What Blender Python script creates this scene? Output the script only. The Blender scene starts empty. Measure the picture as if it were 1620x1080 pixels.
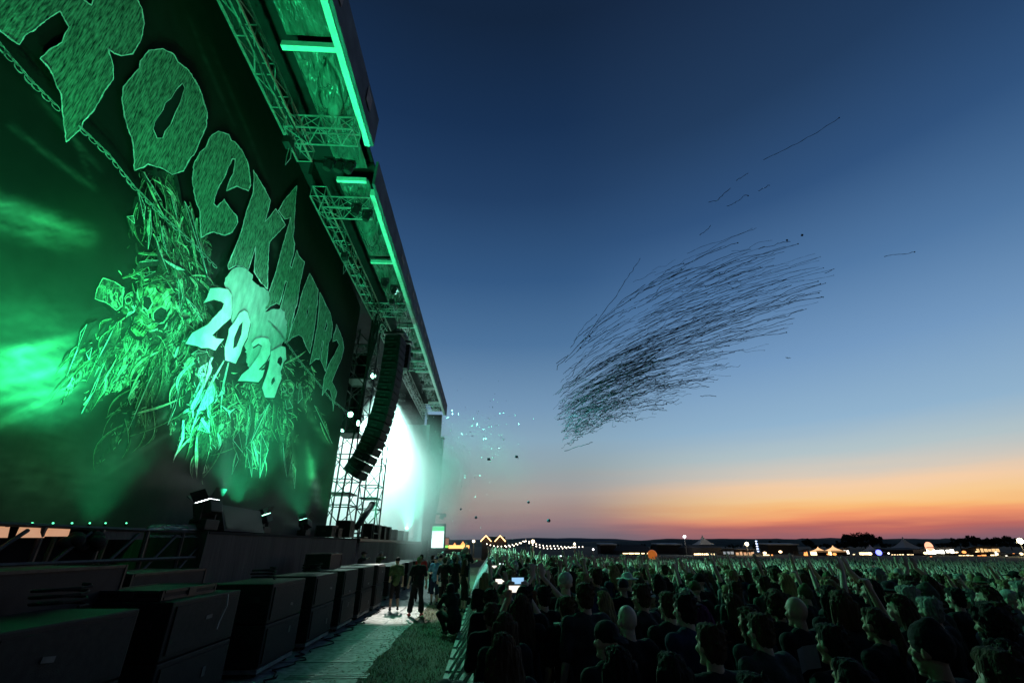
import bpy, bmesh, math, random
from mathutils import Vector, Matrix, noise
R = math.radians
rnd = random.Random(7)
scene = bpy.context.scene
# ------------------------------------------------------------------ camera
CF, CTH, CYAW, CH = 709.0, R(24.43), R(2.92), 2.2
cd = bpy.data.cameras.new("camera"); cam = bpy.data.objects.new("camera", cd)
scene.collection.objects.link(cam); scene.camera = cam
cd.sensor_width = 36; cd.lens = 36 * CF / 1620; cd.clip_start = 0.05; cd.clip_end = 20000
cam.location = (0, 0, CH); cam.rotation_euler = (R(90) + CTH, 0, -CYAW)
# ------------------------------------------------------------------ dusk sky
world = bpy.data.worlds.new("World"); scene.world = world; world.use_nodes = True
wt = world.node_tree; wt.nodes.clear()
def wn(t, **k):
    n = wt.nodes.new(t)
    for a, b in k.items(): setattr(n, a, b)
    return n
wl = wt.links.new
tc = wn('ShaderNodeTexCoord'); sx = wn('ShaderNodeSeparateXYZ'); wl(tc.outputs['Generated'], sx.inputs[0])
def wmath(op, a, b=None, clamp=False):
    n = wn('ShaderNodeMath', operation=op); n.use_clamp = clamp
    for i, v in enumerate((a, b)):
        if v is None: continue
        if hasattr(v, 'links') or isinstance(v, bpy.types.NodeSocket): wl(v, n.inputs[i])
        else: n.inputs[i].default_value = v
    return n.outputs[0]
def s2l(c):
    return tuple((v/255/12.92 if v/255 <= .04045 else ((v/255+.055)/1.055)**2.4) for v in c) + (1,)
def ramp(fac, stops):
    n = wn('ShaderNodeValToRGB'); cr = n.color_ramp
    while len(cr.elements) < len(stops): cr.elements.new(.5)
    for e, (p, c) in zip(cr.elements, stops): e.position = p; e.color = s2l(c)
    wl(fac, n.inputs[0]); return n.outputs[0]
elev = wmath('DIVIDE', wmath('ARCSINE', sx.outputs[2]), R(60))        # 0..1 = 0..60 degrees
# faint uneven bands of cloud low over the horizon
mp = wn('ShaderNodeMapping'); mp.inputs['Scale'].default_value = (2.2, 2.2, 26); wl(tc.outputs['Generated'], mp.inputs[0])
nz = wn('ShaderNodeTexNoise'); nz.inputs['Scale'].default_value = 1.6; nz.inputs['Detail'].default_value = 3
wl(mp.outputs[0], nz.inputs[0])
wob = wmath('MULTIPLY', wmath('SUBTRACT', nz.outputs[0], .5), .046)
low = wmath('SUBTRACT', 1.0, wmath('MULTIPLY', elev, 4.0), True)
el2 = wmath('ADD', elev, wmath('MULTIPLY', wob, low))
D = 60.0
east = ramp(el2, [(0, (112, 95, 110)), (.9/D, (150, 96, 104)), (1.7/D, (192, 106, 96)), (2.5/D, (244, 150, 105)), (3.3/D, (252, 188, 120)), (4.3/D, (252, 205, 145)),
                  (5.6/D, (248, 208, 168)), (7/D, (212, 203, 190)), (9/D, (180, 197, 202)), (12/D, (146, 180, 207)),
                  (19/D, (115, 153, 193)), (27/D, (81, 120, 164)), (36/D, (49, 83, 126)), (46/D, (34, 60, 94)), (60/D, (23, 41, 68))])
west = ramp(el2, [(0, (96, 101, 113)), (1.2/D, (114, 106, 118)), (2.3/D, (142, 118, 124)), (3.6/D, (160, 138, 134)), (5.6/D, (166, 156, 152)), (8.5/D, (148, 164, 170)),
                  (12/D, (136, 167, 188)), (16/D, (117, 152, 184)), (24/D, (77, 116, 157)), (32/D, (52, 89, 132)),
                  (42/D, (34, 63, 101)), (50/D, (24, 49, 83)), (60/D, (19, 37, 62))])
az = R(42)
dotp = wmath('ADD', wmath('MULTIPLY', sx.outputs[0], math.sin(az)), wmath('MULTIPLY', sx.outputs[1], math.cos(az)))
hl = wmath('SQRT', wmath('ADD', wmath('MULTIPLY', sx.outputs[0], sx.outputs[0]), wmath('MULTIPLY', sx.outputs[1], sx.outputs[1])))
caz = wmath('DIVIDE', dotp, wmath('MAXIMUM', hl, .001))
mr = wn('ShaderNodeMapRange'); mr.interpolation_type = 'SMOOTHSTEP'
mr.inputs['From Min'].default_value = .84; mr.inputs['From Max'].default_value = 1.02; wl(caz, mr.inputs[0])
mx = wn('ShaderNodeMix', data_type='RGBA'); wl(mr.outputs[0], mx.inputs[0]); wl(west, mx.inputs[6]); wl(east, mx.inputs[7])
# night side of the sky: behind the camera and overhead the dusk has already gone
dk = wmath('ADD', wmath('ADD', wmath('MULTIPLY', sx.outputs[0], .52), wmath('MULTIPLY', sx.outputs[1], .74)), wmath('MULTIPLY', sx.outputs[2], .43))
m3 = wn('ShaderNodeMapRange'); m3.interpolation_type = 'SMOOTHSTEP'
for k_, v_ in (('From Min', .22), ('From Max', .60), ('To Min', .12), ('To Max', 1.0)): m3.inputs[k_].default_value = v_
wl(dk, m3.inputs[0])
bg = wn('ShaderNodeBackground'); wl(m3.outputs[0], bg.inputs[1]); wl(mx.outputs[2], bg.inputs[0])
wo = wn('ShaderNodeOutputWorld'); wl(bg.outputs[0], wo.inputs[0])
scene.view_settings.view_transform = 'Standard'; scene.view_settings.look = 'None'
scene.view_settings.exposure = 0; scene.view_settings.gamma = 1
scene.cycles.use_denoising = True
scene.cycles.max_bounces = 5; scene.cycles.diffuse_bounces = 2; scene.cycles.glossy_bounces = 2
scene.cycles.transmission_bounces = 2; scene.cycles.volume_bounces = 1
scene.cycles.volume_step_rate = 3.0; scene.cycles.volume_max_steps = 64
scene.cycles.sample_clamp_indirect = 4
# ------------------------------------------------------------------ pixel of the photograph -> place on a plane of the scene
CFW = Vector((math.sin(CYAW)*math.cos(CTH), math.cos(CYAW)*math.cos(CTH), math.sin(CTH)))
CRT = Vector((math.cos(CYAW), -math.sin(CYAW), 0)); CUP = CRT.cross(CFW); CC = Vector((0, 0, CH))
def ray(x, y): return CFW + CRT*((x-810)/CF) + CUP*((540-y)/CF)
def onX(x, y, X): d = ray(x, y); return CC + d*(X/d.x)
def onY(x, y, Y): d = ray(x, y); return CC + d*(Y/d.y)
def onZ(x, y, Z): d = ray(x, y); return CC + d*((Z-CH)/d.z)
# ------------------------------------------------------------------ light rigs
def spot(name, loc, target, power, color, deg, blend=.6, size=.1, parent=None):
    l = bpy.data.lights.new(name, 'SPOT'); l.energy = power; l.color = color; l.spot_size = R(deg); l.spot_blend = blend
    l.shadow_soft_size = size
    o = bpy.data.objects.new(name, l); scene.collection.objects.link(o)
    o.location = loc; o.rotation_euler = (Vector(target)-Vector(loc)).to_track_quat('-Z', 'Y').to_euler()
    return o
GREEN = (0.03, 1.0, 0.30); TEAL = (0.03, 1.0, 0.40); CYAN = (0.35, 1.0, 0.82); PALE = (0.70, 1.0, 0.93)
# uplights at the foot of the banner and on the wing deck
spot("banner_uplight", (-5.9, 5.2, 2.3), (-8, 7.0, 9), 4200, GREEN, 90)
spot("banner_uplight", (-6.4, 8.2, 2.4), (-8, 8.2, 13), 3000, (0.03, 1, .36), 75)
spot("banner_uplight", (-6.2, 11.6, 3.1), (-8, 12.6, 8.6), 2600, CYAN, 26, 1.0)
spot("banner_uplight", (-6.2, 12.2, 3.1), (-8, 13, 11), 3000, TEAL, 95, .9)
spot("banner_uplight", (-6.2, 16.6, 3.0), (-8, 16.5, 9.0), 1600, (0.04, 1, .42), 85, .9)
spot("banner_uplight", (-6.3, 20.2, 3.0), (-8, 20.8, 9.0), 1300, (0.04, 1, .34), 80, .9)
spot("banner_wash", (-3.0, 6.0, 12.5), (-8, 8.5, 6.2), 3600, (0.03, 1, .20), 36, 1.0)
spot("banner_wash", (-4.6, 22, 15.0), (-8, 12.8, 9.3), 2600, CYAN, 22, 1.0)
# washes under the roof
spot("roof_wash", (-6.0, 6.5, 3.0), (-5.6, 8.5, 15.4), 1700, (0.03, 1, .28), 60, .8)
spot("roof_wash", (-6.0, 12.5, 3.0), (-5.6, 14.5, 15.4), 1700, (0.03, 1, .34), 60, .8)
spot("roof_wash", (-6.0, 20, 3.0), (-5.6, 22, 15.4), 1700, (0.06, 1, .45), 60, .8)
spot("roof_wash", (-6.2, 27.5, 3.0), (-5.6, 30, 15.4), 2200, (0.08, 1, .52), 70, .9)
spot("roof_wash", (-6.2, 38, 3.2), (-5.8, 42, 15.4), 2600, (0.14, 1, .68), 80, .9)
# the show on the main stage
for i, (x, y) in enumerate([(-9, 35), (-11, 34), (-8, 37), (-12, 41), (-8.5, 44), (-14, 38)]):
    spot("stage_spot", (x, y, 13.2), (x-.5, y+5.5, 2.5), 20000, PALE if i % 2 else (0.5, 1, .88), 85, .9, .3)
spot("stage_blinder", (-9.9, 45.5, 11.0), (-4.5, 18, 1.0), 70000, PALE, 38, .8, .3)
spot("stage_front_wash", (-5.6, 31.5, 13.6), (-3.0, 18.6, 0), 34000, (1, .98, .9), 11, .6, .12)
spot("stage_front_wash", (-10.2, 43, 11.6), (-5.0, 24, 0.5), 30000, PALE, 40, .8, .3)
spot("crowd_wash", (-5.4, 30, 14.5), (8, 34, 1), 54000, (0.2, 1, .74), 84, 1.0, .2)
spot("crowd_wash", (-5.4, 40, 14.5), (26, 36, 1), 14000, (0.10, 1, .52), 80, 1.0, .2)
spot("crowd_wash", (-5.2, 26, 11.5), (8, 14, 1), 10500, (0.16, 1, .56), 80, 1.0, .2)

# ------------------------------------------------------------------ materials
def mat(name, color, rough=.7, metal=0.0, var=0.0, scale=6.0, bump=0.0, bscale=60., stretch=None, spec=.3, objcol=False, emit=None, estr=0.0):
    m = bpy.data.materials.new(name); m.use_nodes = True; nt = m.node_tree; L = nt.links.new
    b = nt.nodes['Principled BSDF']; b.inputs['Roughness'].default_value = rough; b.inputs['Metallic'].default_value = metal
    b.inputs['Specular IOR Level'].default_value = spec
    src = None
    if objcol:
        oi = nt.nodes.new('ShaderNodeObjectInfo'); src = oi.outputs['Color']
    t = nt.nodes.new('ShaderNodeTexCoord'); mp = nt.nodes.new('ShaderNodeMapping'); L(t.outputs['Object'], mp.inputs[0])
    if stretch: mp.inputs['Scale'].default_value = stretch
    n = nt.nodes.new('ShaderNodeTexNoise'); n.inputs['Scale'].default_value = scale; n.inputs['Detail'].default_value = 5
    L(mp.outputs[0], n.inputs[0])
    hsv = nt.nodes.new('ShaderNodeMix'); hsv.data_type = 'RGBA'; hsv.blend_type = 'MULTIPLY'; hsv.inputs[0].default_value = 1
    if src: L(src, hsv.inputs[6])
    else: hsv.inputs[6].default_value = (*color, 1)
    r = nt.nodes.new('ShaderNodeMapRange'); r.inputs['From Min'].default_value = .3; r.inputs['From Max'].default_value = .7
    r.inputs['To Min'].default_value = 1-var; r.inputs['To Max'].default_value = 1+var; L(n.outputs[0], r.inputs[0])
    L(r.outputs[0], hsv.inputs[7]); L(hsv.outputs[2], b.inputs['Base Color'])
    if bump > 0:
        n2 = nt.nodes.new('ShaderNodeTexNoise'); n2.inputs['Scale'].default_value = bscale; n2.inputs['Detail'].default_value = 3
        L(mp.outputs[0], n2.inputs[0])
        bp = nt.nodes.new('ShaderNodeBump'); bp.inputs['Strength'].default_value = bump; bp.inputs['Distance'].default_value = .05
        L(n2.outputs[0], bp.inputs['Height']); L(bp.outputs[0], b.inputs['Normal'])
    if emit:
        b.inputs['Emission Color'].default_value = (*emit, 1); b.inputs['Emission Strength'].default_value = estr
    return m
M = {}
M['black'] = mat('black_cloth', (.012, .012, .013), .9, var=.3, scale=3)
M['skirt'] = mat('stage_skirt_cloth', (.075, .068, .062), .9, var=.25, scale=2, bump=.5, bscale=9, stretch=(1, 1, .15))
M['speaker'] = mat('speaker_paint', (.011, .011, .012), .65, var=.35, scale=5, bump=.15, bscale=120)
M['grille'] = mat('speaker_grille', (.018, .016, .015), .7, var=.3, scale=14, bump=.3, bscale=200)
M['steel'] = mat('aluminium', (.5, .5, .5), .35, .75, var=.25, scale=8)
M['darksteel'] = mat('dark_steel', (.045, .045, .045), .5, .5, var=.3, scale=8)
M['alu_dull'] = mat('dull_aluminium', (.26, .27, .27), .55, .4, var=.3, scale=5, bump=.1)
M['plate'] = mat('worn_plate', (.20, .21, .20), .6, var=.35, scale=6, bump=.2)
M['edge'] = mat('white_edge_beam', (.80, .82, .80), .5, 0, var=.12, scale=5)
M['canopy'] = mat('canopy_foil', (.09, .11, .10), .27, 0, var=.5, scale=1.5, bump=1.0, bscale=2.6, stretch=(1, .30, 1), spec=.6)
for n_ in M['canopy'].node_tree.nodes:
    if n_.type == 'BUMP': n_.inputs['Distance'].default_value = .45
M['fascia'] = mat('fascia_cloth', (.10, .11, .13), .75, var=.4, scale=1.2, bump=.3, bscale=6)
M['fasc_mark'] = mat('pale_print', (.30, .24, .24), .8, var=.3, scale=6)
M['path'] = mat('scuffed_plates', (.22, .215, .21), .7, var=.55, scale=7, bump=.25, bscale=40)
M['wood'] = mat('pale_wood', (.42, .30, .24), .8, var=.3, scale=6, stretch=(1, 6, 1))
M['skin'] = mat('skin', (.5, .3, .2), .55, objcol=False, var=.12, scale=12)
M['cloth'] = mat('cloth', (1, 1, 1), .9, var=.28, scale=9, bump=.5, bscale=14, objcol=True)
M['hair'] = mat('hair', (1, 1, 1), .85, var=.4, scale=30, bump=.7, bscale=60, stretch=(1, 1, .12), objcol=True)
M['shoe'] = mat('shoe', (.04, .035, .035), .6, var=.2)
M['redshoe'] = mat('red_shoe', (.35, .03, .03), .6, var=.2)
M['eye'] = mat('eye', (.02, .02, .02), .2)
M['lip'] = mat('lip', (.32, .12, .10), .5)
M['lens'] = mat('lamp_lens', (.2, 1, .6), .3, emit=(.35, 1, .7), estr=14)
M['tinylens'] = mat('marker_lens', (.1, .6, .3), .3, emit=(.12, 1, .45), estr=3)
M['whitelamp'] = mat('white_lamp', (1, 1, .9), .3, emit=(1, .9, .72), estr=30)
M['coolamp'] = mat('cool_lamp', (1, 1, 1), .3, emit=(.85, .95, 1), estr=18)
M['glow_panel'] = mat('glow_panel', (.55, .40, .33), .8, var=.25, scale=4, emit=(1, .50, .27), estr=.55)  # emission added to the panels, no lamp behind them

# ------------------------------------------------------------------ mesh builder
class MB:
    def __init__(s): s.v = []; s.f = []; s.m = []; s.cur = 0
    def add(s, vs, fs):
        b = len(s.v); s.v += [tuple(p) for p in vs]
        for f in fs: s.f.append(tuple(i+b for i in f)); s.m.append(s.cur)
    def box(s, c, d, rot=None, bev=0):
        x, y, z = d[0]/2, d[1]/2, d[2]/2; c = Vector(c)
        if bev <= 0:
            vs = [Vector(p) for p in ((-x,-y,-z),(x,-y,-z),(x,y,-z),(-x,y,-z),(-x,-y,z),(x,-y,z),(x,y,z),(-x,y,z))]
            fs = [(0,3,2,1),(4,5,6,7),(0,1,5,4),(1,2,6,5),(2,3,7,6),(3,0,4,7)]
        else:
            bm = bmesh.new(); bmesh.ops.create_cube(bm, size=1)
            for v in bm.verts: v.co = Vector((v.co.x*2*x, v.co.y*2*y, v.co.z*2*z))
            bmesh.ops.bevel(bm, geom=bm.edges[:], offset=bev, segments=2, affect='EDGES', profile=.6)
            bm.verts.index_update(); vs = [v.co.copy() for v in bm.verts]; fs = [tuple(v.index for v in f.verts) for f in bm.faces]; bm.free()
        if rot is not None: vs = [rot @ v for v in vs]
        s.add([v+c for v in vs], fs); return s
    def tube(s, pts, r, n=6, cap=True):
        pts = [Vector(p) for p in pts]; k = len(pts)
        rr = r if isinstance(r, (list, tuple)) else [r]*k
        vs = []; prev = None
        for i, p in enumerate(pts):
            d = (pts[min(i+1, k-1)]-pts[max(i-1, 0)])
            if d.length < 1e-9: d = Vector((0, 0, 1))
            d.normalize()
            if prev is None:
                a = d.cross(Vector((0, 0, 1)))
                if a.length < .05: a = d.cross(Vector((1, 0, 0)))
            else:
                a = prev - d*prev.dot(d)
                if a.length < 1e-6: a = d.orthogonal()
            a.normalize(); prev = a; b = d.cross(a)
            for j in range(n):
                t = 2*math.pi*j/n; vs.append(p + (a*math.cos(t)+b*math.sin(t))*rr[i])
        fs = []
        for i in range(k-1):
            for j in range(n):
                q = (j+1) % n; fs.append((i*n+j, i*n+q, (i+1)*n+q, (i+1)*n+j))
        if cap: fs.append(tuple(range(n-1, -1, -1))); fs.append(tuple((k-1)*n+j for j in range(n)))
        s.add(vs, fs); return s
    def ell(s, c, r, seg=12, rings=8, rot=None):
        c = Vector(c); vs = []; fs = []
        for i in range(rings+1):
            ph = math.pi*i/rings
            for j in range(seg):
                t = 2*math.pi*j/seg
                v = Vector((r[0]*math.sin(ph)*math.cos(t), r[1]*math.sin(ph)*math.sin(t), r[2]*math.cos(ph)))
                if rot is not None: v = rot @ v
                vs.append(v+c)
        for i in range(rings):
            for j in range(seg):
                q = (j+1) % seg; fs.append((i*seg+j, (i+1)*seg+j, (i+1)*seg+q, i*seg+q))
        s.add(vs, fs); return s
    def cap(s, a, b, ra, rb, seg=12):       # tapered capsule
        a = Vector(a); b = Vector(b); d = (b-a)
        if d.length < 1e-6: d = Vector((0, 0, 1e-3))
        L = d.length; d.normalize(); pts = []; rr = []
        for t in (-1, -.85, -.5, 0): pts.append(a+d*ra*t); rr.append(max(ra*math.sqrt(max(0, 1-t*t)), .001))
        for t in (0, .5, .85, 1): pts.append(b+d*rb*t); rr.append(max(rb*math.sqrt(max(0, 1-t*t)), .001))
        s.tube(pts, rr, seg); return s
    def poly(s, pts, thick_vec):            # prism from a planar outline (ngon, may be concave)
        n = len(pts); t = Vector(thick_vec); P = [Vector(p) for p in pts]
        s.add(P+[p+t for p in P], [tuple(range(n)), tuple(range(2*n-1, n-1, -1))]+[(i, i+n, (i+1) % n+n, (i+1) % n) for i in range(n)])
        return s
    def build(s, name, mats, parent=None, smooth=False):
        me = bpy.data.meshes.new(name); me.from_pydata(s.v, [], s.f)
        for m in (mats if isinstance(mats, (list, tuple)) else [mats]): me.materials.append(m)
        if any(s.m): me.polygons.foreach_set('material_index', s.m)
        if smooth: me.polygons.foreach_set('use_smooth', [True]*len(me.polygons))
        me.update()
        o = bpy.data.objects.new(name, me); scene.collection.objects.link(o)
        if parent is not None: o.parent = parent; o.matrix_parent_inverse = parent.matrix_world_inv if hasattr(parent, 'matrix_world_inv') else Matrix.Identity(4)
        return o
def tag(o, label, cat, group=None, kind=None):
    o['label'] = label; o['category'] = cat
    if group: o['group'] = group
    if kind: o['kind'] = kind
    return o
def thing(name, label, cat, loc=(0, 0, 0), rz=0, group=None):
    o = bpy.data.objects.new(name, None); scene.collection.objects.link(o); o.empty_display_size = .2
    o.location = loc; o.rotation_euler = (0, 0, rz); tag(o, label, cat, group); return o
def part(mb, name, m, parent, smooth=False):    # mesh written in world coordinates, thing not rotated
    l = Vector(parent.location); p = parent
    while p.parent: p = p.parent; l = l + Vector(p.location)
    mb.v = [(v[0]-l[0], v[1]-l[1], v[2]-l[2]) for v in mb.v]
    return mb.build(name, m, parent, smooth)
def struct(o): o['kind'] = 'structure'; return o
def copy_tree(o, parent=None):
    c = o.copy(); scene.collection.objects.link(c); c.parent = parent
    for ch in [k for k in scene.collection.objects if k.parent == o] if False else KIDS.get(o.name, []): copy_tree(ch, c)
    return c
KIDS = {}
def kids(o):                                  # remembers the tree once a master is finished
    KIDS[o.name] = list(o.children)
    for c in o.children: kids(c)
    return o
# ================================================================== GROUND
g = MB()
N = 40
def sst(t): t = max(0, min(1, t)); return t*t*(3-2*t)
def gz(x, y):                              # the field dips gently away from the pit and rises again behind the crowd
    d = math.hypot(x, y); return -1.25*sst((x-.4)/7)*sst((d-7)/34)*(1-sst((d-88)/18))
xs = [-6000, -1200, -300, -60, -20, -8, -2.28, 0, .4]+[.4+i*1.5 for i in range(1, 90)]+[160, 300, 1200, 6000]; ys = [-300, -20, 0]+[2+i*2 for i in range(64)]+[140, 200, 800, 3000, 9000]
vs = [(x, y, -0.012+gz(x, y)) for y in ys for x in xs]; W_ = len(xs)
fs = [(j*W_+i, j*W_+i+1, (j+1)*W_+i+1, (j+1)*W_+i) for j in range(len(ys)-1) for i in range(W_-1)]
g.add(vs, fs)
mg = mat('trampled_grass_ground', (.060, .062, .035), .95, var=.5, scale=1.3, bump=.7, bscale=18)
struct(g.build('ground', mg))
# path of aluminium track plates along the pit, a sheet above the ground with scuffed, dusty edge
pm = MB(); yy = 2.0; k = 0
edge = lambda y: -2.28 + .10*noise.noise(Vector((y*.9, 0, 0))) + .05*noise.noise(Vector((y*4, 3, 0)))
ysl = [1.5+i*.22 for i in range(160)]
vsp = []; 
for y in ysl: vsp += [(-6.4, y, -.004), (-4.0, y, -.004), (edge(y), y, -.004)]
fsp = []
for i in range(len(ysl)-1):
    for q in (0, 1): fsp.append((i*3+q, i*3+q+1, (i+1)*3+q+1, (i+1)*3+q))
pm.add(vsp, fsp); struct(pm.build('path', M['path']))
# seams of the plates: narrow raised ribs, part of the path surface
sm = MB()
for i in range(12): sm.box((-3.28, 4.2+i*2.4, .002), (1.9, .05, .012))
for i in range(60): sm.box((-3.1, 9.0+i*.22, .002), (.07, .04, .010))
for j in range(3):
    for i in range(70): sm.box((-3.6+.021*i, 10.35-j*.12, .003), (.012, .05, .012))
struct(sm.build('path_ribs', M['alu_dull']))
# grass blades and litter between the path and the barrier
mgrass = mat('short_grass', (.105, .10, .04), .8, var=.5, scale=2)
mstraw = mat('dry_straw', (.30, .20, .09), .8, var=.4, scale=2)
gb = MB()
for i in range(16000):
    y = 6+rnd.random()**1.2*22; x = edge(y)+.02+rnd.random()*1.9
    if rnd.random() > .35+.9*noise.noise(Vector((x*1.2, y*.8, 4)))+.35: continue
    h = rnd.uniform(.02, .055); a = rnd.random()*6.3; w = .006
    gb.cur = 1 if rnd.random() < .55 else 0
    dx, dy = math.cos(a)*w, math.sin(a)*w; lx, ly = rnd.uniform(-.04, .04), rnd.uniform(-.04, .04)
    gb.add([(x-dx, y-dy, -.012), (x+dx, y+dy, -.012), (x+lx, y+ly, h)], [(0, 1, 2)])
o = gb.build('grass', [mgrass, mstraw]); tag(o, 'short trampled grass with dry straw between the path and the barrier', 'grass', kind='stuff')
lit = MB()
for i in range(900):
    y = 8+rnd.random()*14; x = edge(y)+rnd.gauss(0, .35)
    a = rnd.random()*6.3; s_ = rnd.uniform(.008, .025)
    r_ = Matrix.Rotation(a, 3, 'Z'); lit.box((x, y, .006), (s_*2, s_, .006), r_)
o = lit.build('litter', mat('litter', (.20, .17, .13), .9, var=.5, scale=3)); tag(o, 'scattered crumbs of straw and paper along the path edge', 'litter', kind='stuff')

# ================================================================== BANNER (printed cloth on the wing)
XB = -8.0
def B(x, y, lift=0.0): p = onX(x, y, XB); return Vector((XB+lift, p.y, p.z))
ban = thing('festival_banner', 'huge dark stage banner lit green with jagged letters, year, skulls and chain', 'banner', (XB, 14, 2.5))
BZ0, BY0, BY1 = 2.5, 1.5, 24.4
cm = bpy.data.materials.new('banner_print'); cm.use_nodes = True; nt = cm.node_tree
ca = nt.nodes.new('ShaderNodeVertexColor'); ca.layer_name = 'print'
nn = nt.nodes.new('ShaderNodeTexNoise'); nn.inputs['Scale'].default_value = 3; nn.inputs['Detail'].default_value = 8
tcn = nt.nodes.new('ShaderNodeTexCoord'); nt.links.new(tcn.outputs['Object'], nn.inputs[0])
mm = nt.nodes.new('ShaderNodeMix'); mm.data_type = 'RGBA'; mm.blend_type = 'MULTIPLY'; mm.inputs[0].default_value = .6
nt.links.new(ca.outputs[0], mm.inputs[6]); nt.links.new(nn.outputs[0], mm.inputs[7])
nt.links.new(mm.outputs[2], nt.nodes['Principled BSDF'].inputs['Base Color']); nt.nodes['Principled BSDF'].inputs['Roughness'].default_value = .85
nt.nodes['Principled BSDF'].inputs['Specular IOR Level'].default_value = .15
b2 = nt.nodes.new('ShaderNodeBump'); b2.inputs['Strength'].default_value = .35; b2.inputs['Distance'].default_value = .1
nb = nt.nodes.new('ShaderNodeTexNoise'); nb.inputs['Scale'].default_value = .6; nt.links.new(tcn.outputs['Object'], nb.inputs[0])
nt.links.new(nb.outputs[0], b2.inputs['Height']); nt.links.new(b2.outputs[0], nt.nodes['Principled BSDF'].inputs['Normal'])
def proj(p):
    d = Vector(p)-CC; z = d.dot(CFW); return 810+CF*d.dot(CRT)/z, 540-CF*d.dot(CUP)/z
# soft printed smoke plus painted light glow, as segments (x0,y0,x1,y1,width,strength) in the artwork
wisps = [(-60, 640, 160, 590, 55, .10), (-60, 720, 160, 690, 45, .10), (0, 780, 200, 730, 40, .09), (-30, 560, 110, 545, 9, .5), (-10, 610, 160, 570, 6, .4), (10, 660, 120, 615, 5, .45), (-40, 575, 150, 572, 16, .5), (-40, 600, 150, 590, 22, .35), (20, 560, 230, 505, 8, .2), (-20, 640, 130, 610, 7, .4), (-20, 680, 120, 630, 6, .22),  # broad first entries: green light glow painted into the cloth
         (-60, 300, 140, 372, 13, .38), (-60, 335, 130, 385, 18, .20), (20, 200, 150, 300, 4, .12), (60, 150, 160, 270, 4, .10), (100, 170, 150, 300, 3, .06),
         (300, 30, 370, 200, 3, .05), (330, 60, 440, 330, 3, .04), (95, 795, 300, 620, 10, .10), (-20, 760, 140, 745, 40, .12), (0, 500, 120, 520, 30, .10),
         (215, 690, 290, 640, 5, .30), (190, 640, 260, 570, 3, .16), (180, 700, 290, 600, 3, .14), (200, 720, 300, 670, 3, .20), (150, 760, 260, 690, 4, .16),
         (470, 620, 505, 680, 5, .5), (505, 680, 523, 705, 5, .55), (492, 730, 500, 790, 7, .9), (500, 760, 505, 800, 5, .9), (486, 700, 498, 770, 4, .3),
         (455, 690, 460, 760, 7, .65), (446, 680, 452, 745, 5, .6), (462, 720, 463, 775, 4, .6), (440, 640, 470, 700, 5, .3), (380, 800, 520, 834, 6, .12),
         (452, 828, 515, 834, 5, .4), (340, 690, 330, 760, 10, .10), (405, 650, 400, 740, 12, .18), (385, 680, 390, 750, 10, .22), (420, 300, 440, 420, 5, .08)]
def segd(px, py, a):
    x0, y0, x1, y1 = a; dx, dy = x1-x0, y1-y0; t = max(0, min(1, ((px-x0)*dx+(py-y0)*dy)/(dx*dx+dy*dy)))
    return math.hypot(px-x0-t*dx, py-y0-t*dy), t
NY, NZ = 300, 190
def topz(y): return 17.0 - (y-7)*.092
gvs = []; cols = []
for j in range(NZ+1):
    for i in range(NY+1):
        y = BY0+(BY1-BY0)*(i/NY); z = BZ0+(topz(y)-BZ0)*j/NZ
        gvs.append((0.03*math.sin(y*1.3)*math.sin(z*.6), y-14, z-2.5))
        px, py = proj((XB, y, z)); c = .010
        n1 = noise.noise(Vector((y*.25, z*.25, 1)))
        c += max(0, n1)*.016
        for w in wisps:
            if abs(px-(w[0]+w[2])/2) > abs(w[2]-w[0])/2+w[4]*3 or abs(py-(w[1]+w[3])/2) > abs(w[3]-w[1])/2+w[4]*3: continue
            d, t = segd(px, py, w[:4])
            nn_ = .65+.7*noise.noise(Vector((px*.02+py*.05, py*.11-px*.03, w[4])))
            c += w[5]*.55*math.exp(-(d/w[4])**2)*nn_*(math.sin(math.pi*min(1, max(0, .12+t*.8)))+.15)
        c = max(c, .006)
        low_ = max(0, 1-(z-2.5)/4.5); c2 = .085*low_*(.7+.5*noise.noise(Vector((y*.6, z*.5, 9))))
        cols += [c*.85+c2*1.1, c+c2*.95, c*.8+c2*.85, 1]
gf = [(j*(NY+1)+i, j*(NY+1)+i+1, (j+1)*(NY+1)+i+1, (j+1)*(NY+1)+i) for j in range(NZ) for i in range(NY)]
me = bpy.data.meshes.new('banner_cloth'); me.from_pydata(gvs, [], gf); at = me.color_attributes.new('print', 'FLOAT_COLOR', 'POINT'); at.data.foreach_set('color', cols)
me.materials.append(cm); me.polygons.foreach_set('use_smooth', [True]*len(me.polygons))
o = bpy.data.objects.new('banner_cloth', me); scene.collection.objects.link(o); o.parent = ban
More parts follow.
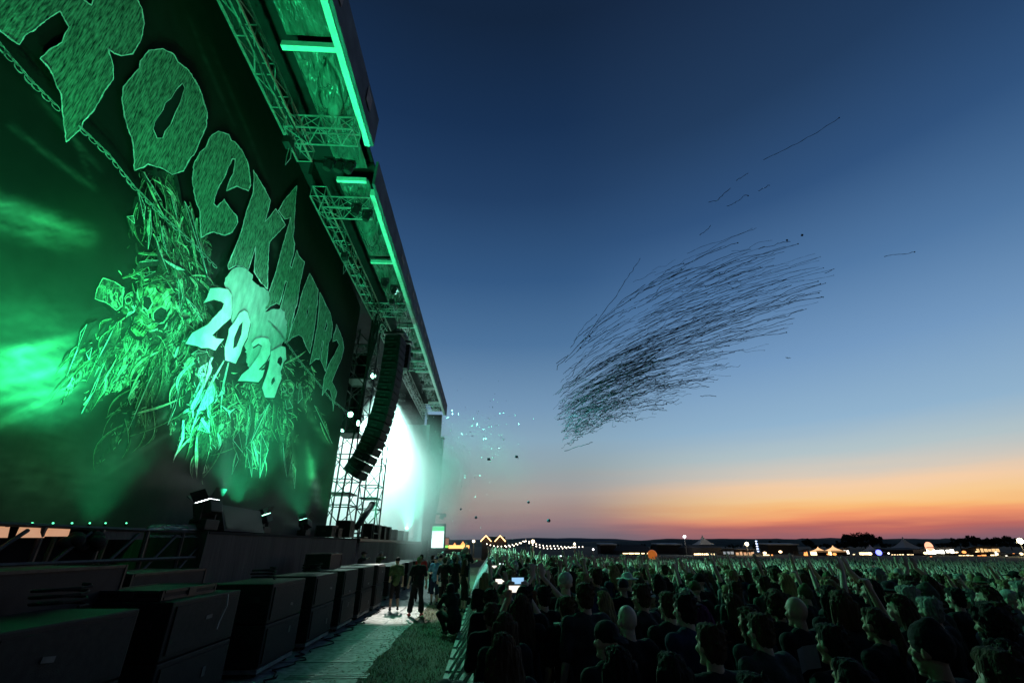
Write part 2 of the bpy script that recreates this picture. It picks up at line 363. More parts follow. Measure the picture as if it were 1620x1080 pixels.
# ---- lettering
mlet = mat('letter_print', (.16, .30, .21), .8, var=1.0, scale=5, bump=.9, bscale=16, stretch=(1, 8.0, 1.0))
mrim = mat('letter_rim', (.72, .80, .76), .7, var=.4, scale=6)
myear = mat('year_print', (.80, .86, .84), .8, var=.18, scale=3)
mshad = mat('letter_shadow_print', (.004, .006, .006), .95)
msmear = mat('brush_smear_print', (.46, .52, .50), .8, var=.28, scale=1.6, stretch=(1, 3, 1.2))
mhole = mat('dark_hole_print', (.010, .014, .013), .95, var=.4)
def tr(pts, s, ox, oy): return [(ox+x/s, oy+y/s) for x, y in pts]
def ragged(pts, amp=1.0, step=5.0, seed=0):
    out = []
    n = len(pts)
    for i in range(n):
        a, b = pts[i], pts[(i+1) % n]; L = math.hypot(b[0]-a[0], b[1]-a[1]); k = max(1, int(L/step))
        for j in range(k):
            t = j/k; x = a[0]+(b[0]-a[0])*t; y = a[1]+(b[1]-a[1])*t
            if j: x += noise.noise(Vector((x*.4, y*.4, seed)))*amp*1.6; y += noise.noise(Vector((x*.4, y*.4, seed+7)))*amp*1.6
            out.append((x, y))
    return out
def outline(mb, pts, w, lift, seed=0):
    n = len(pts)
    for i in range(n):
        a, b = pts[i], pts[(i+1) % n]; dx, dy = b[0]-a[0], b[1]-a[1]; L = math.hypot(dx, dy)
        if L < .05: continue
        ww = w*1.25*(.45+.9*abs(noise.noise(Vector((a[0]*.09, a[1]*.09, seed)))+.35)); nx, ny = -dy/L*ww, dx/L*ww
        ex, ey = dx/L*ww*.4, dy/L*ww*.4
        mb.add([B(a[0]-nx-ex, a[1]-ny-ey, lift), B(b[0]-nx+ex, b[1]-ny+ey, lift), B(b[0]+nx+ex, b[1]+ny+ey, lift), B(a[0]+nx-ex, a[1]+ny-ey, lift)], [(0, 1, 2, 3)])
def fill(mb, pts, lift, holes=()):
    # triangulated flat face of an outline with holes
    from mathutils.geometry import tessellate_polygon
    loops = [[Vector((p[0], p[1], 0)) for p in pts]]+[[Vector((p[0], p[1], 0)) for p in h] for h in holes]
    flat = [p for l in loops for p in l]; tris = tessellate_polygon(loops)
    mb.add([B(p.x, p.y, lift) for p in flat], [tuple(t) for t in tris])
Z1 = lambda p: tr(p, 2.7, 0, 0)
Z5 = lambda p: tr(p, 3.857, 330, 220)
Z6 = lambda p: tr(p, 3.855, 420, 400)
ZA = lambda p: tr(p, 6, 240, 380)
ZB = lambda p: tr(p, 4.5, 250, 540)
Z3 = lambda p: tr(p, 1.9286, 250, 300)
letters = [
 (Z1([(570,0),(540,-70),(400,-150),(380,-10),(372,22),(340,0),(250,-120),(0,-200),(-160,0),(-60,100),(0,150),(30,172),(60,190),(85,150),(130,125),(175,85),(235,48),(275,115),(255,150),(245,180),(200,205),(150,250),(180,280),(205,320),(225,375),(240,400),(245,450),(248,490),(258,560),(262,605),(295,578),(330,545),(335,520),(380,475),(430,385),(465,340),(465,280),(443,205),(470,228),(500,238),(550,230),(585,170),(600,100),(590,40)]), [], .9),
 (Z1([(558,728),(555,650),(548,600),(515,500),(503,420),(510,370),(560,310),(580,290),(583,260),(620,215),(680,208),(725,230),(745,265),(790,300),(835,370),(855,430),(872,480),(868,540),(840,600),(820,650),(790,690),(770,730),(720,745),(680,720),(640,708),(615,700),(595,715)]),
  [Z1([(765,355),(775,375),(755,440),(735,480),(715,530),(690,560),(680,590),(655,590),(638,550),(645,520),(680,470),(690,440),(715,420),(740,380)])], .8),
 (Z1([(845,1015),(840,900),(820,850),(808,770),(815,700),(840,650),(865,630),(885,585),(920,560),(965,575),(975,600),(990,605),(1020,640),(1045,690),(1055,740),(1060,790),(1050,815),(1000,795),(955,815),(965,780),(985,740),(993,680),(980,678),(960,720),(945,760),(925,790),(905,840),(900,870),(915,885),(945,850),(970,890),(1000,925),(1003,950),(980,990),(950,1005),(900,990),(870,1000)]), [], .7),
 (Z5([(258,190),(262,240),(255,330),(215,440),(185,560),(150,650),(100,770),(105,795),(150,770),(190,775),(225,800),(272,655),(262,810),(300,870),(345,915),(345,850),(350,700),(355,640),(360,625),(455,525),(430,480),(395,425),(362,470),(328,505),(350,430),(362,375),(330,310),(305,270)]), [], .55),
 (Z5([(412,436),(450,370),(525,285),(515,400),(507,560),(500,600),(485,480),(450,488)]), [], .4),
 (Z5([(487,475),(495,570),(513,640),(505,700),(483,775),(495,785),(525,678),(540,715),(573,750),(545,880),(528,1000),(512,1045),(472,1224),(452,1244),(437,1064),(425,1030),(467,872),(455,865),(418,1010),(400,1000),(360,1020),(318,1060),(345,960),(400,800),(430,680),(470,540)]), [], .5),
 (Z6([(258,125),(215,230),(185,350),(150,440),(118,550),(150,515),(190,498),(215,515),(235,570),(258,612),(275,530),(295,400),(310,225)]), [Z6([(255,318),(250,362),(235,402),(240,350)])], .45),
 (Z6([(320,240),(315,340),(305,440),(280,580),(258,680),(295,645),(318,648),(336,535),(342,540),(326,655),(355,722),(365,640),(375,545),(390,520),(398,440),(385,370),(345,290)]), [Z6([(360,408),(369,440),(355,478),(346,468),(357,440)])], .4),
 (Z6([(422,435),(460,520),(468,580),(455,640),(420,720),(395,785),(425,845),(405,930),(402,965),(398,900),(385,840),(365,825),(335,868),(345,770),(375,680),(420,600),(440,560),(425,530),(400,540),(405,500),(418,470)]), [], .4),
]
for i, (pts, holes, w) in enumerate(letters):
    pts = ragged(pts, .9 if i < 3 else .5, 4, i); mb = MB()
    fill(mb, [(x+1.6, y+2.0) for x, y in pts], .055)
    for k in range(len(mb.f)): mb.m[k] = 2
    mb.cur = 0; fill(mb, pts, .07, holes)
    mb.cur = 1; outline(mb, pts, w, .085, i)
    for h in holes: outline(mb, h, w*.7, .085, i+3)
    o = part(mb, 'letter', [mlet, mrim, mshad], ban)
digits = [
 (ZA([(515,455),(600,450),(690,465),(722,520),(725,690),(715,740),(640,800),(535,900),(570,930),(650,935),(600,990),(565,1045),(500,1020),(430,1022),(380,1000),(275,980),(340,880),(430,830),(490,800),(560,720),(630,650),(648,600),(620,580),(550,562),(450,595),(485,540)]), []),
 (Z3([(252,368),(262,374),(271,405),(262,450),(246,480),(240,500),(225,530),(208,524),(193,520),(191,480),(203,440),(204,425),(222,402),(238,375)]), [Z3([(247,402),(243,440),(228,478),(217,485),(221,450),(236,415)])]),
 (ZB([(640,15),(670,-20),(715,-28),(765,-20),(778,20),(775,90),(740,150),(690,200),(715,205),(735,200),(720,250),(690,290),(640,285),(590,280),(540,280),(570,235),(620,195),(670,130),(700,80),(715,30),(690,15),(650,40)]), []),
 (ZB([(780,70),(850,30),(885,40),(893,125),(872,150),(862,190),(850,212),(858,262),(830,330),(805,400),(740,398),(715,330),(740,260),(762,190),(775,120)]), [ZB([(826,150),(832,120),(850,105),(862,120),(862,145),(850,175),(838,160)]), ZB([(788,268),(805,250),(810,280),(786,312),(782,290)])]),
]
sme = Z3([(200,265),(215,245),(240,235),(262,242),(275,255),(283,280),(300,292),(328,308),(332,335),(318,372),(338,365),(365,362),(380,372),(386,400),(384,450),(370,475),(345,500),(300,560),(270,560),(255,470),(215,400),(190,350),(205,320),(192,285)])
mb = MB(); fill(mb, ragged(sme, 2.2, 3, 5), .09); part(mb, 'brush_smear', msmear, ban)
for i, (pts, holes) in enumerate(digits):
    pts = ragged(pts, .35, 4, 40+i); mb = MB()
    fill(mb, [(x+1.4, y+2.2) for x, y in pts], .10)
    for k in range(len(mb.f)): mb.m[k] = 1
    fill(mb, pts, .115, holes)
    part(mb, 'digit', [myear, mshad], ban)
# ---- chain across the print
mchain = mat('chain_print', (.42, .50, .46), .7, var=.4, scale=8)
ch = MB()
def link(x, y, ang, L, w, lw):
    pts = []
    for k in range(12):
        t = 2*math.pi*k/12; u, v = math.cos(t)*L/2, math.sin(t)*w/2
        pts.append((x+u*math.cos(ang)-v*math.sin(ang), y+u*math.sin(ang)+v*math.cos(ang)))
    outline(ch, pts, lw, .10)
cpath = [(-30, 45), (5, 88), (40, 128), (85, 172), (125, 207), (165, 245), (205, 295), (250, 340), (300, 385), (345, 430), (395, 478), (440, 528), (470, 570), (500, 605), (520, 630), (545, 650)]
dist = 0; kk = 0
for a, b in zip(cpath, cpath[1:]):
    L = math.hypot(b[0]-a[0], b[1]-a[1]); ang = math.atan2(b[1]-a[1], b[0]-a[0]); t = 0
    while t < L:
        x = a[0]+(b[0]-a[0])*t/L; y = a[1]+(b[1]-a[1])*t/L; sc_ = max(.32, 1-x/620)
        if 335 < x < 420 or 84 < x < 120: t += 6; kk += 1; continue
        nx, ny = -math.sin(ang)*2.2*sc_, math.cos(ang)*2.2*sc_
        if kk % 2: link(x+nx, y+ny, ang, 20*sc_, 7.5*sc_, .8*sc_+.15)
        else: link(x-nx*.2, y-ny*.2, ang, 19*sc_, 2.4*sc_, .8*sc_+.15)
        t += 12.5*sc_; kk += 1
part(ch, 'chain_print', mchain, ban)
# ---- plumage, bones and skulls of the printed ornament
mfA = mat('plume_light_print', (.50, .62, .42), .8, var=.6, scale=9)
mfB = mat('plume_mid_print', (.085, .13, .07), .8, var=.9, scale=12)
mfC = mat('plume_dark_print', (.018, .024, .018), .9, var=.4, scale=6)
mfD = mat('plume_pale_print', (.62, .70, .66), .8, var=.6, scale=7, stretch=(1, 4, 1))
mcv = bpy.data.materials.new('carved_print'); mcv.use_nodes = True; nt = mcv.node_tree; bs = nt.nodes['Principled BSDF']; bs.inputs['Roughness'].default_value = .85
def nd(t, **k):
    n = nt.nodes.new(t)
    for a, b in k.items(): setattr(n, a, b)
    return n
def cmath(op, a, b=0.0, c=None):
    n = nd('ShaderNodeMath', operation=op)
    for i, v in enumerate((a, b, c)):
        if v is None: continue
        if isinstance(v, bpy.types.NodeSocket): nt.links.new(v, n.inputs[i])
        else: n.inputs[i].default_value = v
    return n.outputs[0]
t0 = nd('ShaderNodeTexCoord'); wp = nd('ShaderNodeTexNoise'); wp.inputs['Scale'].default_value = .9; wp.inputs['Detail'].default_value = 4; nt.links.new(t0.outputs['Object'], wp.inputs[0])
vm = nd('ShaderNodeVectorMath', operation='MULTIPLY_ADD'); nt.links.new(wp.outputs['Color'], vm.inputs[0]); vm.inputs[1].default_value = (1.5, 1.5, 1.5); nt.links.new(t0.outputs['Object'], vm.inputs[2])
mpc = nd('ShaderNodeMapping'); mpc.inputs['Rotation'].default_value = (R(-28), 0, 0); mpc.inputs['Scale'].default_value = (1, 1.9, .62); nt.links.new(vm.outputs[0], mpc.inputs[0])
fil = None
for sc_, k_ in ((1.3, 7.0), (3.2, 5.0)):
    n1 = nd('ShaderNodeTexNoise'); n1.inputs['Scale'].default_value = sc_; n1.inputs['Detail'].default_value = 3; nt.links.new(mpc.outputs[0], n1.inputs[0])
    f1 = cmath('FRACT', cmath('MULTIPLY', n1.outputs[0], k_)); r1 = cmath('ABSOLUTE', cmath('SUBTRACT', f1, .5)); r1 = cmath('POWER', cmath('SUBTRACT', 1.0, cmath('MULTIPLY', r1, 2.0)), 2.6)
    fil = r1 if fil is None else cmath('MAXIMUM', fil, r1)
vo = nd('ShaderNodeTexVoronoi', feature='DISTANCE_TO_EDGE'); vo.inputs['Scale'].default_value = 2.0; nt.links.new(mpc.outputs[0], vo.inputs[0])
ve = cmath('SUBTRACT', 1.0, cmath('MULTIPLY', vo.outputs[0], 14.0)); ve = cmath('MAXIMUM', ve, 0.0)
mk = nd('ShaderNodeTexNoise'); mk.inputs['Scale'].default_value = .8; mk.inputs['Detail'].default_value = 2; nt.links.new(t0.outputs['Object'], mk.inputs[0])
mkr = nd('ShaderNodeMapRange'); mkr.inputs['From Min'].default_value = .38; mkr.inputs['From Max'].default_value = .62; mkr.inputs['To Min'].default_value = .12; nt.links.new(mk.outputs[0], mkr.inputs[0])
fac = cmath('MULTIPLY', cmath('MAXIMUM', fil, cmath('MULTIPLY', ve, .8)), mkr.outputs[0])
crc = nd('ShaderNodeValToRGB'); cr0 = crc.color_ramp; cr0.elements[0].color = (.004, .006, .004, 1); cr0.elements[1].color = (.62, .75, .52, 1); e_ = cr0.elements.new(.35); e_.color = (.05, .08, .045, 1)
nt.links.new(fac, crc.inputs[0]); nt.links.new(crc.outputs[0], bs.inputs['Base Color'])
mass = MB()
fill(mass, ragged([(222,268),(270,272),(284,310),(300,360),(318,335),(322,330),(335,430),(322,470),(345,560),(360,560),(420,600),(445,560),(480,560),(498,612),(476,650),(466,700),(448,672),(432,700),(424,690),(412,748),(402,700),(388,742),(374,715),(366,745),(350,705),(318,757),(313,690),(296,700),(285,660),(268,690),(262,640),(240,665),(205,702),(160,722),(150,740),(170,700),(200,665),(219,640),(225,590),(200,612),(170,625),(133,655),(155,615),(182,565),(160,575),(128,600),(95,640),(112,596),(140,545),(165,520),(190,505),(168,488),(150,470),(158,430),(200,425),(186,395),(215,380),(200,330),(215,300)], 4.5, 4, 3), .009)
part(mass, 'ornament_print', mcv, ban)
em = MB()
def quad(a, b, c, d, lift): em.add([B(*a, lift), B(*b, lift), B(*c, lift), B(*d, lift)], [(0, 1, 2, 3)])
def feather(x0, y0, x1, y1, w, bend, m, lift):
    n = 9; L = math.hypot(x1-x0, y1-y0); nx, ny = -(y1-y0)/L, (x1-x0)/L; P = []
    for i in range(n+1):
        t = i/n; bx = bend*math.sin(math.pi*t*.8)*L
        ww = w*(math.sin(math.pi*min(1, .12+t*.9))**.8)*(1-.35*t); P.append((x0+(x1-x0)*t+nx*bx, y0+(y1-y0)*t+ny*bx, ww))
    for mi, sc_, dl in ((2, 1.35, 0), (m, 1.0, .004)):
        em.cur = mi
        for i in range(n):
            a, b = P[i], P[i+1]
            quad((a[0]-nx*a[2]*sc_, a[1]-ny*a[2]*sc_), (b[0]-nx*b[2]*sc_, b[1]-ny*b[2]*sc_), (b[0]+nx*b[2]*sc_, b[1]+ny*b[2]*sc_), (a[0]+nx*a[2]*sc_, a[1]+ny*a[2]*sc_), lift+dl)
    if m != 2 and w > .7:                   # bright edge printed along one side of each blade
        em.cur = 3 if m == 3 else 0
        for i in range(n):
            a, b = P[i], P[i+1]; e = .20
            quad((a[0]+nx*a[2]*(1-e), a[1]+ny*a[2]*(1-e)), (b[0]+nx*b[2]*(1-e), b[1]+ny*b[2]*(1-e)), (b[0]+nx*b[2]*1.1, b[1]+ny*b[2]*1.1), (a[0]+nx*a[2]*1.1, a[1]+ny*a[2]*1.1), lift+.007)
    if w > 2.4:
        em.cur = 2
        for i in range(1, n-1):
            a, b = P[i], P[i+1]
            quad((a[0]-nx*.25, a[1]-ny*.25), (b[0]-nx*.25, b[1]-ny*.25), (b[0]+nx*.25, b[1]+ny*.25), (a[0]+nx*.25, a[1]+ny*.25), lift+.007)
r2 = random.Random(21)
# (x0,y0) root area, (x1,y1) tip area, spread, count, width, brightness weights
plumes = [((235,270),(250,430),26,60,1.5,(1,3,2,0)), ((262,275),(300,420),22,45,1.5,(1,3,2,0)), ((300,320),(325,440),16,30,1.4,(2,2,1,0)),
          ((200,440),(160,470),16,20,1.8,(1,3,2,0)), ((190,500),(95,610),24,34,1.5,(1,3,2,0)), ((215,500),(140,625),18,40,1.5,(2,3,1,0)),
          ((250,540),(170,720),26,42,1.5,(1,3,2,0)), ((265,540),(205,660),20,30,1.4,(1,3,2,0)), ((300,430),(330,560),26,60,1.3,(1,3,3,0)),
          ((300,540),(280,640),28,60,1.3,(2,3,2,1)), ((325,560),(290,690),22,44,1.9,(2,1,1,3)), ((330,580),(330,720),20,44,1.9,(2,1,1,2)),
          ((355,600),(380,680),24,60,1.4,(2,3,2,0)), ((385,620),(345,690),20,44,1.4,(2,3,2,0)), ((395,620),(390,740),18,50,1.7,(3,2,1,0)),
          ((420,630),(400,730),16,40,1.4,(3,2,1,0)), ((440,570),(470,660),18,50,1.2,(1,3,2,0)), ((445,640),(455,700),14,36,1.3,(1,3,1,0)),
          ((475,600),(490,650),12,24,1.0,(0,3,2,0)), ((320,650),(316,755),8,22,2.0,(2,2,1,0)), ((345,620),(410,660),16,34,1.3,(2,2,2,0)),
          ((280,380),(330,470),22,50,1.3,(1,3,3,0)), ((205,420),(270,470),24,46,1.3,(1,3,3,0)), ((455,560),(500,600),12,26,1.0,(1,2,2,0)),
          ((225,330),(215,440),22,30,1.3,(0,3,3,0)), ((300,500),(240,560),26,54,1.2,(1,3,3,0))]
for (a, b, sp, n, w, wt_) in plumes:
    for i in range(n//2):
        q0 = r2.random()**1.3*.75; x0 = a[0]+(b[0]-a[0])*q0+r2.gauss(0, sp*.42); y0 = a[1]+(b[1]-a[1])*q0+r2.gauss(0, sp*.42); t = r2.uniform(.12, .5)
        x1 = x0+(b[0]-a[0])*t+r2.gauss(0, sp*.45); y1 = y0+(b[1]-a[1])*t+r2.gauss(0, sp*.35)
        m = r2.choices((0, 1, 2, 3), wt_)[0]
        if math.hypot(x1-x0, y1-y0) < 5: continue
        feather(x0, y0, x1, y1, w*r2.uniform(.5, 2.1), r2.uniform(-.38, .38), m, .012+.022*r2.random())
# small strokes that crowd the ornament
for i in range(700):
    a, b, sp, n, w, wt_ = r2.choice(plumes[:1]+plumes[4:]); t = r2.random()
    x = a[0]+(b[0]-a[0])*t+r2.gauss(0, sp*.5); y = a[1]+(b[1]-a[1])*t+r2.gauss(0, sp*.5)
    ang = math.atan2(b[1]-a[1], b[0]-a[0])+r2.gauss(0, .7); L = r2.uniform(3, 11)
    feather(x, y, x+math.cos(ang)*L, y+math.sin(ang)*L, r2.uniform(.35, .8), r2.uniform(-.4, .4), r2.choices((0, 1, 3), (2, 3, 1 if wt_[3] else 0))[0], .034+.008*r2.random())
# long blades, bones and rays (hand placed)
for (x0, y0, x1, y1, w, m) in [(300,690,272,728,1.2,0),(352,570,300,700,1.6,3),(318,660,312,758,3.4,0),(128,640,180,560,1.6,0),(150,560,75,640,1.3,1),
     (360,570,350,660,1.4,3),(205,655,290,622,1.5,0),(200,690,300,640,.8,1),(300,330,318,440,2.0,0),(420,650,440,700,1.2,1),(395,700,408,745,1.1,0),
     (372,715,366,748,1.0,0),(448,575,482,553,1.4,0),(225,272,262,345,1.6,0),(505,668,522,702,1.0,0),(318,755,350,700,1.0,1),(330,720,378,700,.8,1),
     (250,395,262,432,2.0,0),(215,400,268,398,1.8,1),(190,440,230,420,1.4,1)]:
    feather(x0, y0, x1, y1, w*1.3, .06, m, .046)
for i in range(100):
    a = r2.uniform(0, 6.28); rr_ = r2.uniform(26, 44); cx_, cy_ = 243+math.cos(a)*rr_*.9, 478+math.sin(a)*rr_
    if cx_ < 200 and cy_ > 520: continue
    b_ = a+math.pi/2+r2.gauss(0, .5); L = r2.uniform(8, 22); feather(cx_, cy_, cx_+math.cos(b_)*L, cy_+math.sin(b_)*L, r2.uniform(.8, 1.8), r2.uniform(-.3, .3), r2.choice((0, 1, 1, 2, 2)), .064+.01*r2.random())
bl = MB()
def blade(pts, m, lift):
    cx_ = sum(p[0] for p in pts)/len(pts); cy_ = sum(p[1] for p in pts)/len(pts)
    bl.cur = 2; fill(bl, [(p[0]+(1.2 if p[0] > cx_ else -1.0), p[1]+1.3) for p in pts], lift)
    bl.cur = m; fill(bl, ragged(pts, .35, 3, cx_), lift+.006); bl.cur = 3 if m != 3 else 0; outline(bl, pts[:max(3, len(pts)//2)], .32, lift+.010)
for pts, m in [([(355,120),(372,200),(345,260),(300,360),(240,480),(212,485),(225,440),(290,330),(335,230)],3), ([(370,270),(395,340),(385,420),(320,485),(262,500),(280,460),(330,390)],3), ([(265,620),(300,605),(345,650),(352,740),(330,830),(288,1000),(270,800)],0),
   ([(440,340),(405,400),(465,370),(458,300)],3), ([(325,455),(340,540),(360,555),(345,470)],3), ([(285,560),(330,640),(358,665),(345,600),(305,545)],3), ([(175,560),(172,690),(90,858),(150,690),(158,560)],3), ([(655,720),(706,910),(700,800),(668,705)],3),
   ([(612,745),(655,965),(662,800),(640,720)],1), ([(722,655),(712,970),(772,770),(785,690),(750,640)],1), ([(878,720),(888,880),(908,965),(942,790),(928,650),(900,690)],0), ([(940,860),(962,1045),(972,910),(955,850)],1), ([(1105,455),(1175,600),(1232,725),(1190,580),(1125,465)],1),
   ([(640,450),(650,560),(612,740),(668,650),(672,500),(660,440)],0), ([(782,440),(700,560),(648,722),(735,610),(770,520)],0), ([(52,595),(108,470),(150,270),(172,255),(135,400),(100,520)],0), ([(545,790),(512,945),(560,840),(575,780)],0), ([(560,640),(520,700),(590,790),(640,700),(600,650)],1),
   ([(420,440),(500,490),(560,460),(500,510),(505,560),(485,505)],3), ([(220,90),(270,60),(340,75),(300,95),(250,110)],1), ([(880,330),(905,480),(950,470),(955,350),(920,310)],0), ([(1000,300),(985,440),(1020,400),(1020,320)],1)]: blade(ZB(pts), m, .048)
Z34 = lambda p: tr(p, 3.375, 100, 440); Z49 = lambda p: tr(p, 4.909, 120, 260)
for pts, m in [([(80,722),(150,600),(185,500),(215,430),(232,440),(205,530),(150,640),(95,712)],0), ([(0,522),(60,380),(75,290),(110,245),(170,222),(130,270),(100,330),(50,430),(15,515)],1), ([(105,400),(122,435),(137,370),(120,335)],0), ([(480,470),(420,600),(335,805),(405,690),(470,560),(525,462)],1),
   ([(160,450),(215,350),(270,235),(300,220),(290,300),(240,400),(185,470)],0), ([(330,640),(365,560),(395,545),(380,620),(345,680)],1), ([(600,0),(625,90),(610,180),(560,250),(600,200),(640,110),(625,0)],0), ([(400,130),(340,150),(320,210),(350,190),(395,160)],3), ([(640,100),(700,160),(735,235),(710,225),(660,160)],0), ([(250,560),(300,470),(330,460),(310,530)],1)]: blade(Z34(pts), m, .050)
for pts, m in [([(500,55),(580,170),(650,290),(668,365),(615,270),(540,150),(490,70)],0), ([(375,405),(425,398),(435,460),(420,560),(402,480)],0), ([(825,285),(880,380),(950,640),(1010,880),(1040,945),(1015,945),(960,760),(900,560),(800,350)],0), ([(600,560),(625,660),(700,850),(655,830),(615,720)],0), ([(650,725),(790,800),(835,822),(770,820),(700,775)],3),
   ([(460,200),(520,330),(510,430),(470,340)],1), ([(560,340),(570,520),(540,660),(530,500)],0), ([(640,480),(660,620),(690,700),(700,560),(670,470)],1), ([(720,250),(745,300),(770,430),(740,350)],1), ([(470,760),(540,740),(620,745),(620,780),(520,790),(440,830)],0), ([(450,850),(520,870),(600,830),(540,900),(480,900)],0)]: blade(Z49(pts), m, .050)
for f_, m_ in zip(bl.f, bl.m):
    em.cur = {0: 4, 1: 4, 2: 2, 3: 3}[m_]; em.add([bl.v[i] for i in f_], [tuple(range(len(f_)))])
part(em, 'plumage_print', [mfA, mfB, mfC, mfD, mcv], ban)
mbone = mat('bone_print', (.24, .34, .18), .8, var=1.0, scale=9, bump=.8, bscale=24)
mbone2 = mat('bone_rim_print', (.55, .64, .5), .8, var=.3, scale=6)
def skull(cx, cy, s, ang, seed, bones=mbone):
    sk = MB(); ca_, sa_ = math.cos(ang), math.sin(ang)
    T = lambda pts: [(cx+(x*ca_-y*sa_)*s, cy+(x*sa_+y*ca_)*s) for x, y in pts]
    dome = T([(-.5,.45),(-.95,.2),(-1,-.3),(-.8,-.8),(-.35,-1.15),(.25,-1.2),(.8,-.85),(1.05,-.3),(.95,.25),(.65,.5),(.6,.85),(.42,1.05),(.4,1.45),(.1,1.6),(-.3,1.5),(-.42,1.1),(-.5,.8)])
    e1 = T([(-.80,.02),(-.70,-.20),(-.42,-.32),(-.16,-.14),(-.12,.22),(-.30,.50),(-.58,.46),(-.76,.26)]); e2 = T([(.16,.0),(.28,-.26),(.56,-.30),(.82,-.02),(.80,.34),(.56,.56),(.28,.46),(.14,.24)])
    nz_ = T([(-.08,.45),(.06,.3),(.2,.5),(.1,.72),(-.04,.7)])
    fill(sk, ragged([(x, y) for x, y in T([(p[0]*1.15, p[1]*1.12) for p in [(-.5,.45),(-.95,.2),(-1,-.3),(-.8,-.8),(-.35,-1.15),(.25,-1.2),(.8,-.85),(1.05,-.3),(.95,.25),(.65,.5),(.6,.85),(.42,1.05),(.4,1.45),(.1,1.6),(-.3,1.5),(-.42,1.1),(-.5,.8)]])], .5, 4, seed), .052)
    for k in range(len(sk.f)): sk.m[k] = 1
    fill(sk, ragged(dome, .5, 3, seed), .058, [e1, e2, nz_])
    for hp in ([(.1,-1.05),(.6,-.8),(.85,-.35),(.8,.0),(.55,-.3),(.2,-.55),(-.1,-.75)], [(-.75,-.55),(-.45,-.85),(-.3,-.6),(-.5,-.35)], [(-.3,.8),(.3,.78),(.34,.92),(-.32,.95)]):
        sk.cur = 3; fill(sk, ragged(T(hp), .9, 2, seed), .060)
    sk.cur = 4; fill(sk, ragged(T([(-.95,-.1),(-.9,.15),(-.55,.45),(-.5,.75),(-.42,1.05),(-.3,1.45),(-.2,1.5),(-.25,.9),(-.3,.55),(-.75,.3)]), .5, 2, seed), .0605)
    sk.cur = 2
    outline(sk, e1, .35*s/12+.1, .062, seed); outline(sk, e2, .35*s/12+.1, .062, seed+1); outline(sk, ragged(dome, .5, 3, seed)[:14], .25*s/12, .062, seed)
    sk.cur = 1
    for k in range(6): 
        a, b = T([(-.34+.14*k, .98), (-.34+.14*k, 1.35)]); outline(sk, [a, b], .022*s, .062)
    a, b = T([(-.4, 1.15), (.42, 1.15)]); outline(sk, [a, b], .02*s, .062)
    for k in range(5):
        a, b, c = T([(-.6+.3*k, -.95), (-.45+.22*k, -.6), (-.5+.25*k, -.3)]); outline(sk, [a, b, c, b], .012*s, .062)
    part(sk, 'skull_print', [bones, mhole, mbone2, mfA, mfB], ban)
skull(204, 478, 14, R(40), 5, mfB); skull(239, 486, 33, R(35), 3); skull(452, 615, 12, R(8), 12, mfB)
wg = MB(); pts = tr([(155,110),(165,60),(198,0),(250,15),(310,50),(300,150),(270,170),(215,130)], 3.375, 100, 440)
fill(wg, ragged(pts, .8, 3, 2), .05); wg.cur = 1; outline(wg, ragged(pts, .8, 3, 2), .6, .055)
part(wg, 'shoulder_print', [mcv, mbone2], ban)
# ================================================================== ROOF OVER WING AND STAGE
def truss(mb, p0, p1, w, h, bay, r=.03, rd=.016, updir=(0, 0, 1), n=5):
    p0, p1 = Vector(p0), Vector(p1); d = (p1-p0); L = d.length; d.normalize()
    u = Vector(updir); s_ = d.cross(u).normalized(); u = s_.cross(d).normalized()
    C4 = [(-w/2, -h/2), (w/2, -h/2), (w/2, h/2), (-w/2, h/2)]
    P = lambda k, t: p0+d*t+s_*C4[k][0]+u*C4[k][1]
    for k in range(4): mb.tube([P(k, 0), P(k, L)], r, n)
    nb = max(1, round(L/bay)); b = L/nb
    for i in range(nb+1):
        for k in range(4): mb.tube([P(k, i*b), P((k+1) % 4, i*b)], rd, 4)
    for i in range(nb):
        for k in range(4):
            a, c = (k, (k+1) % 4) if i % 2 else ((k+1) % 4, k)
            mb.tube([P(a, i*b), P(c, (i+1)*b)], rd, 4)
    return mb
roof = thing('stage_roof', 'long foil-lined festival stage roof with green lit edge beams, trusses and dark fascia', 'roof', (-5, 24, 15.4))
def P_(mb, name, m, smooth=False): return part(mb, name, m, roof, smooth)
S1X, S1Z = -4.6, 15.45
S1Y = onX(580, 240, S1X).y; S2Y0 = onX(590, 303, -5).y; S2Y1 = onX(703, 657, -5).y
# edge beams
mb = MB(); mb.box((S1X, (S1Y-3)/2, S1Z), (.20, S1Y+3, .32)); P_(mb, 'edge_beam', M['edge'])
mb = MB(); mb.box((-5, (S2Y0+S2Y1)/2, 15.42), (.20, S2Y1-S2Y0, .32)); P_(mb, 'edge_beam', M['edge'])
# fascias
def fascia(x, y0, y1, z0, z1, lean):
    mb = MB(); n = 40; vs = []
    for i in range(n+1):
        y = y0+(y1-y0)*i/n
        w = .01*noise.noise(Vector((y, 0, 0)))
        vs += [(x+.12, y, z0), (x+.12+lean+w, y, z1), (x+.22+lean+w, y, z1), (x+.22, y, z0)]
    fs = []
    for i in range(n):
        for k in range(4): q = (k+1) % 4; fs.append((i*4+k, i*4+q, i*4+4+q, i*4+4+k))
    fs += [(0, 3, 2, 1), (n*4, n*4+1, n*4+2, n*4+3)]
    mb.add(vs, fs); P_(mb, 'fascia', M['fascia'])
fascia(S1X, -3, S1Y-.0, 15.3, 16.65, .02)
fascia(-5, S2Y0-.6, S2Y1+.2, 15.3, 16.5, .02)
for i in range(15):
    y = S2Y0+5.5+i*1.85; mb = MB(); mb.box((-4.745, y, 15.9), (.02, .75, .24)); P_(mb, 'fascia_mark', M['fasc_mark'])
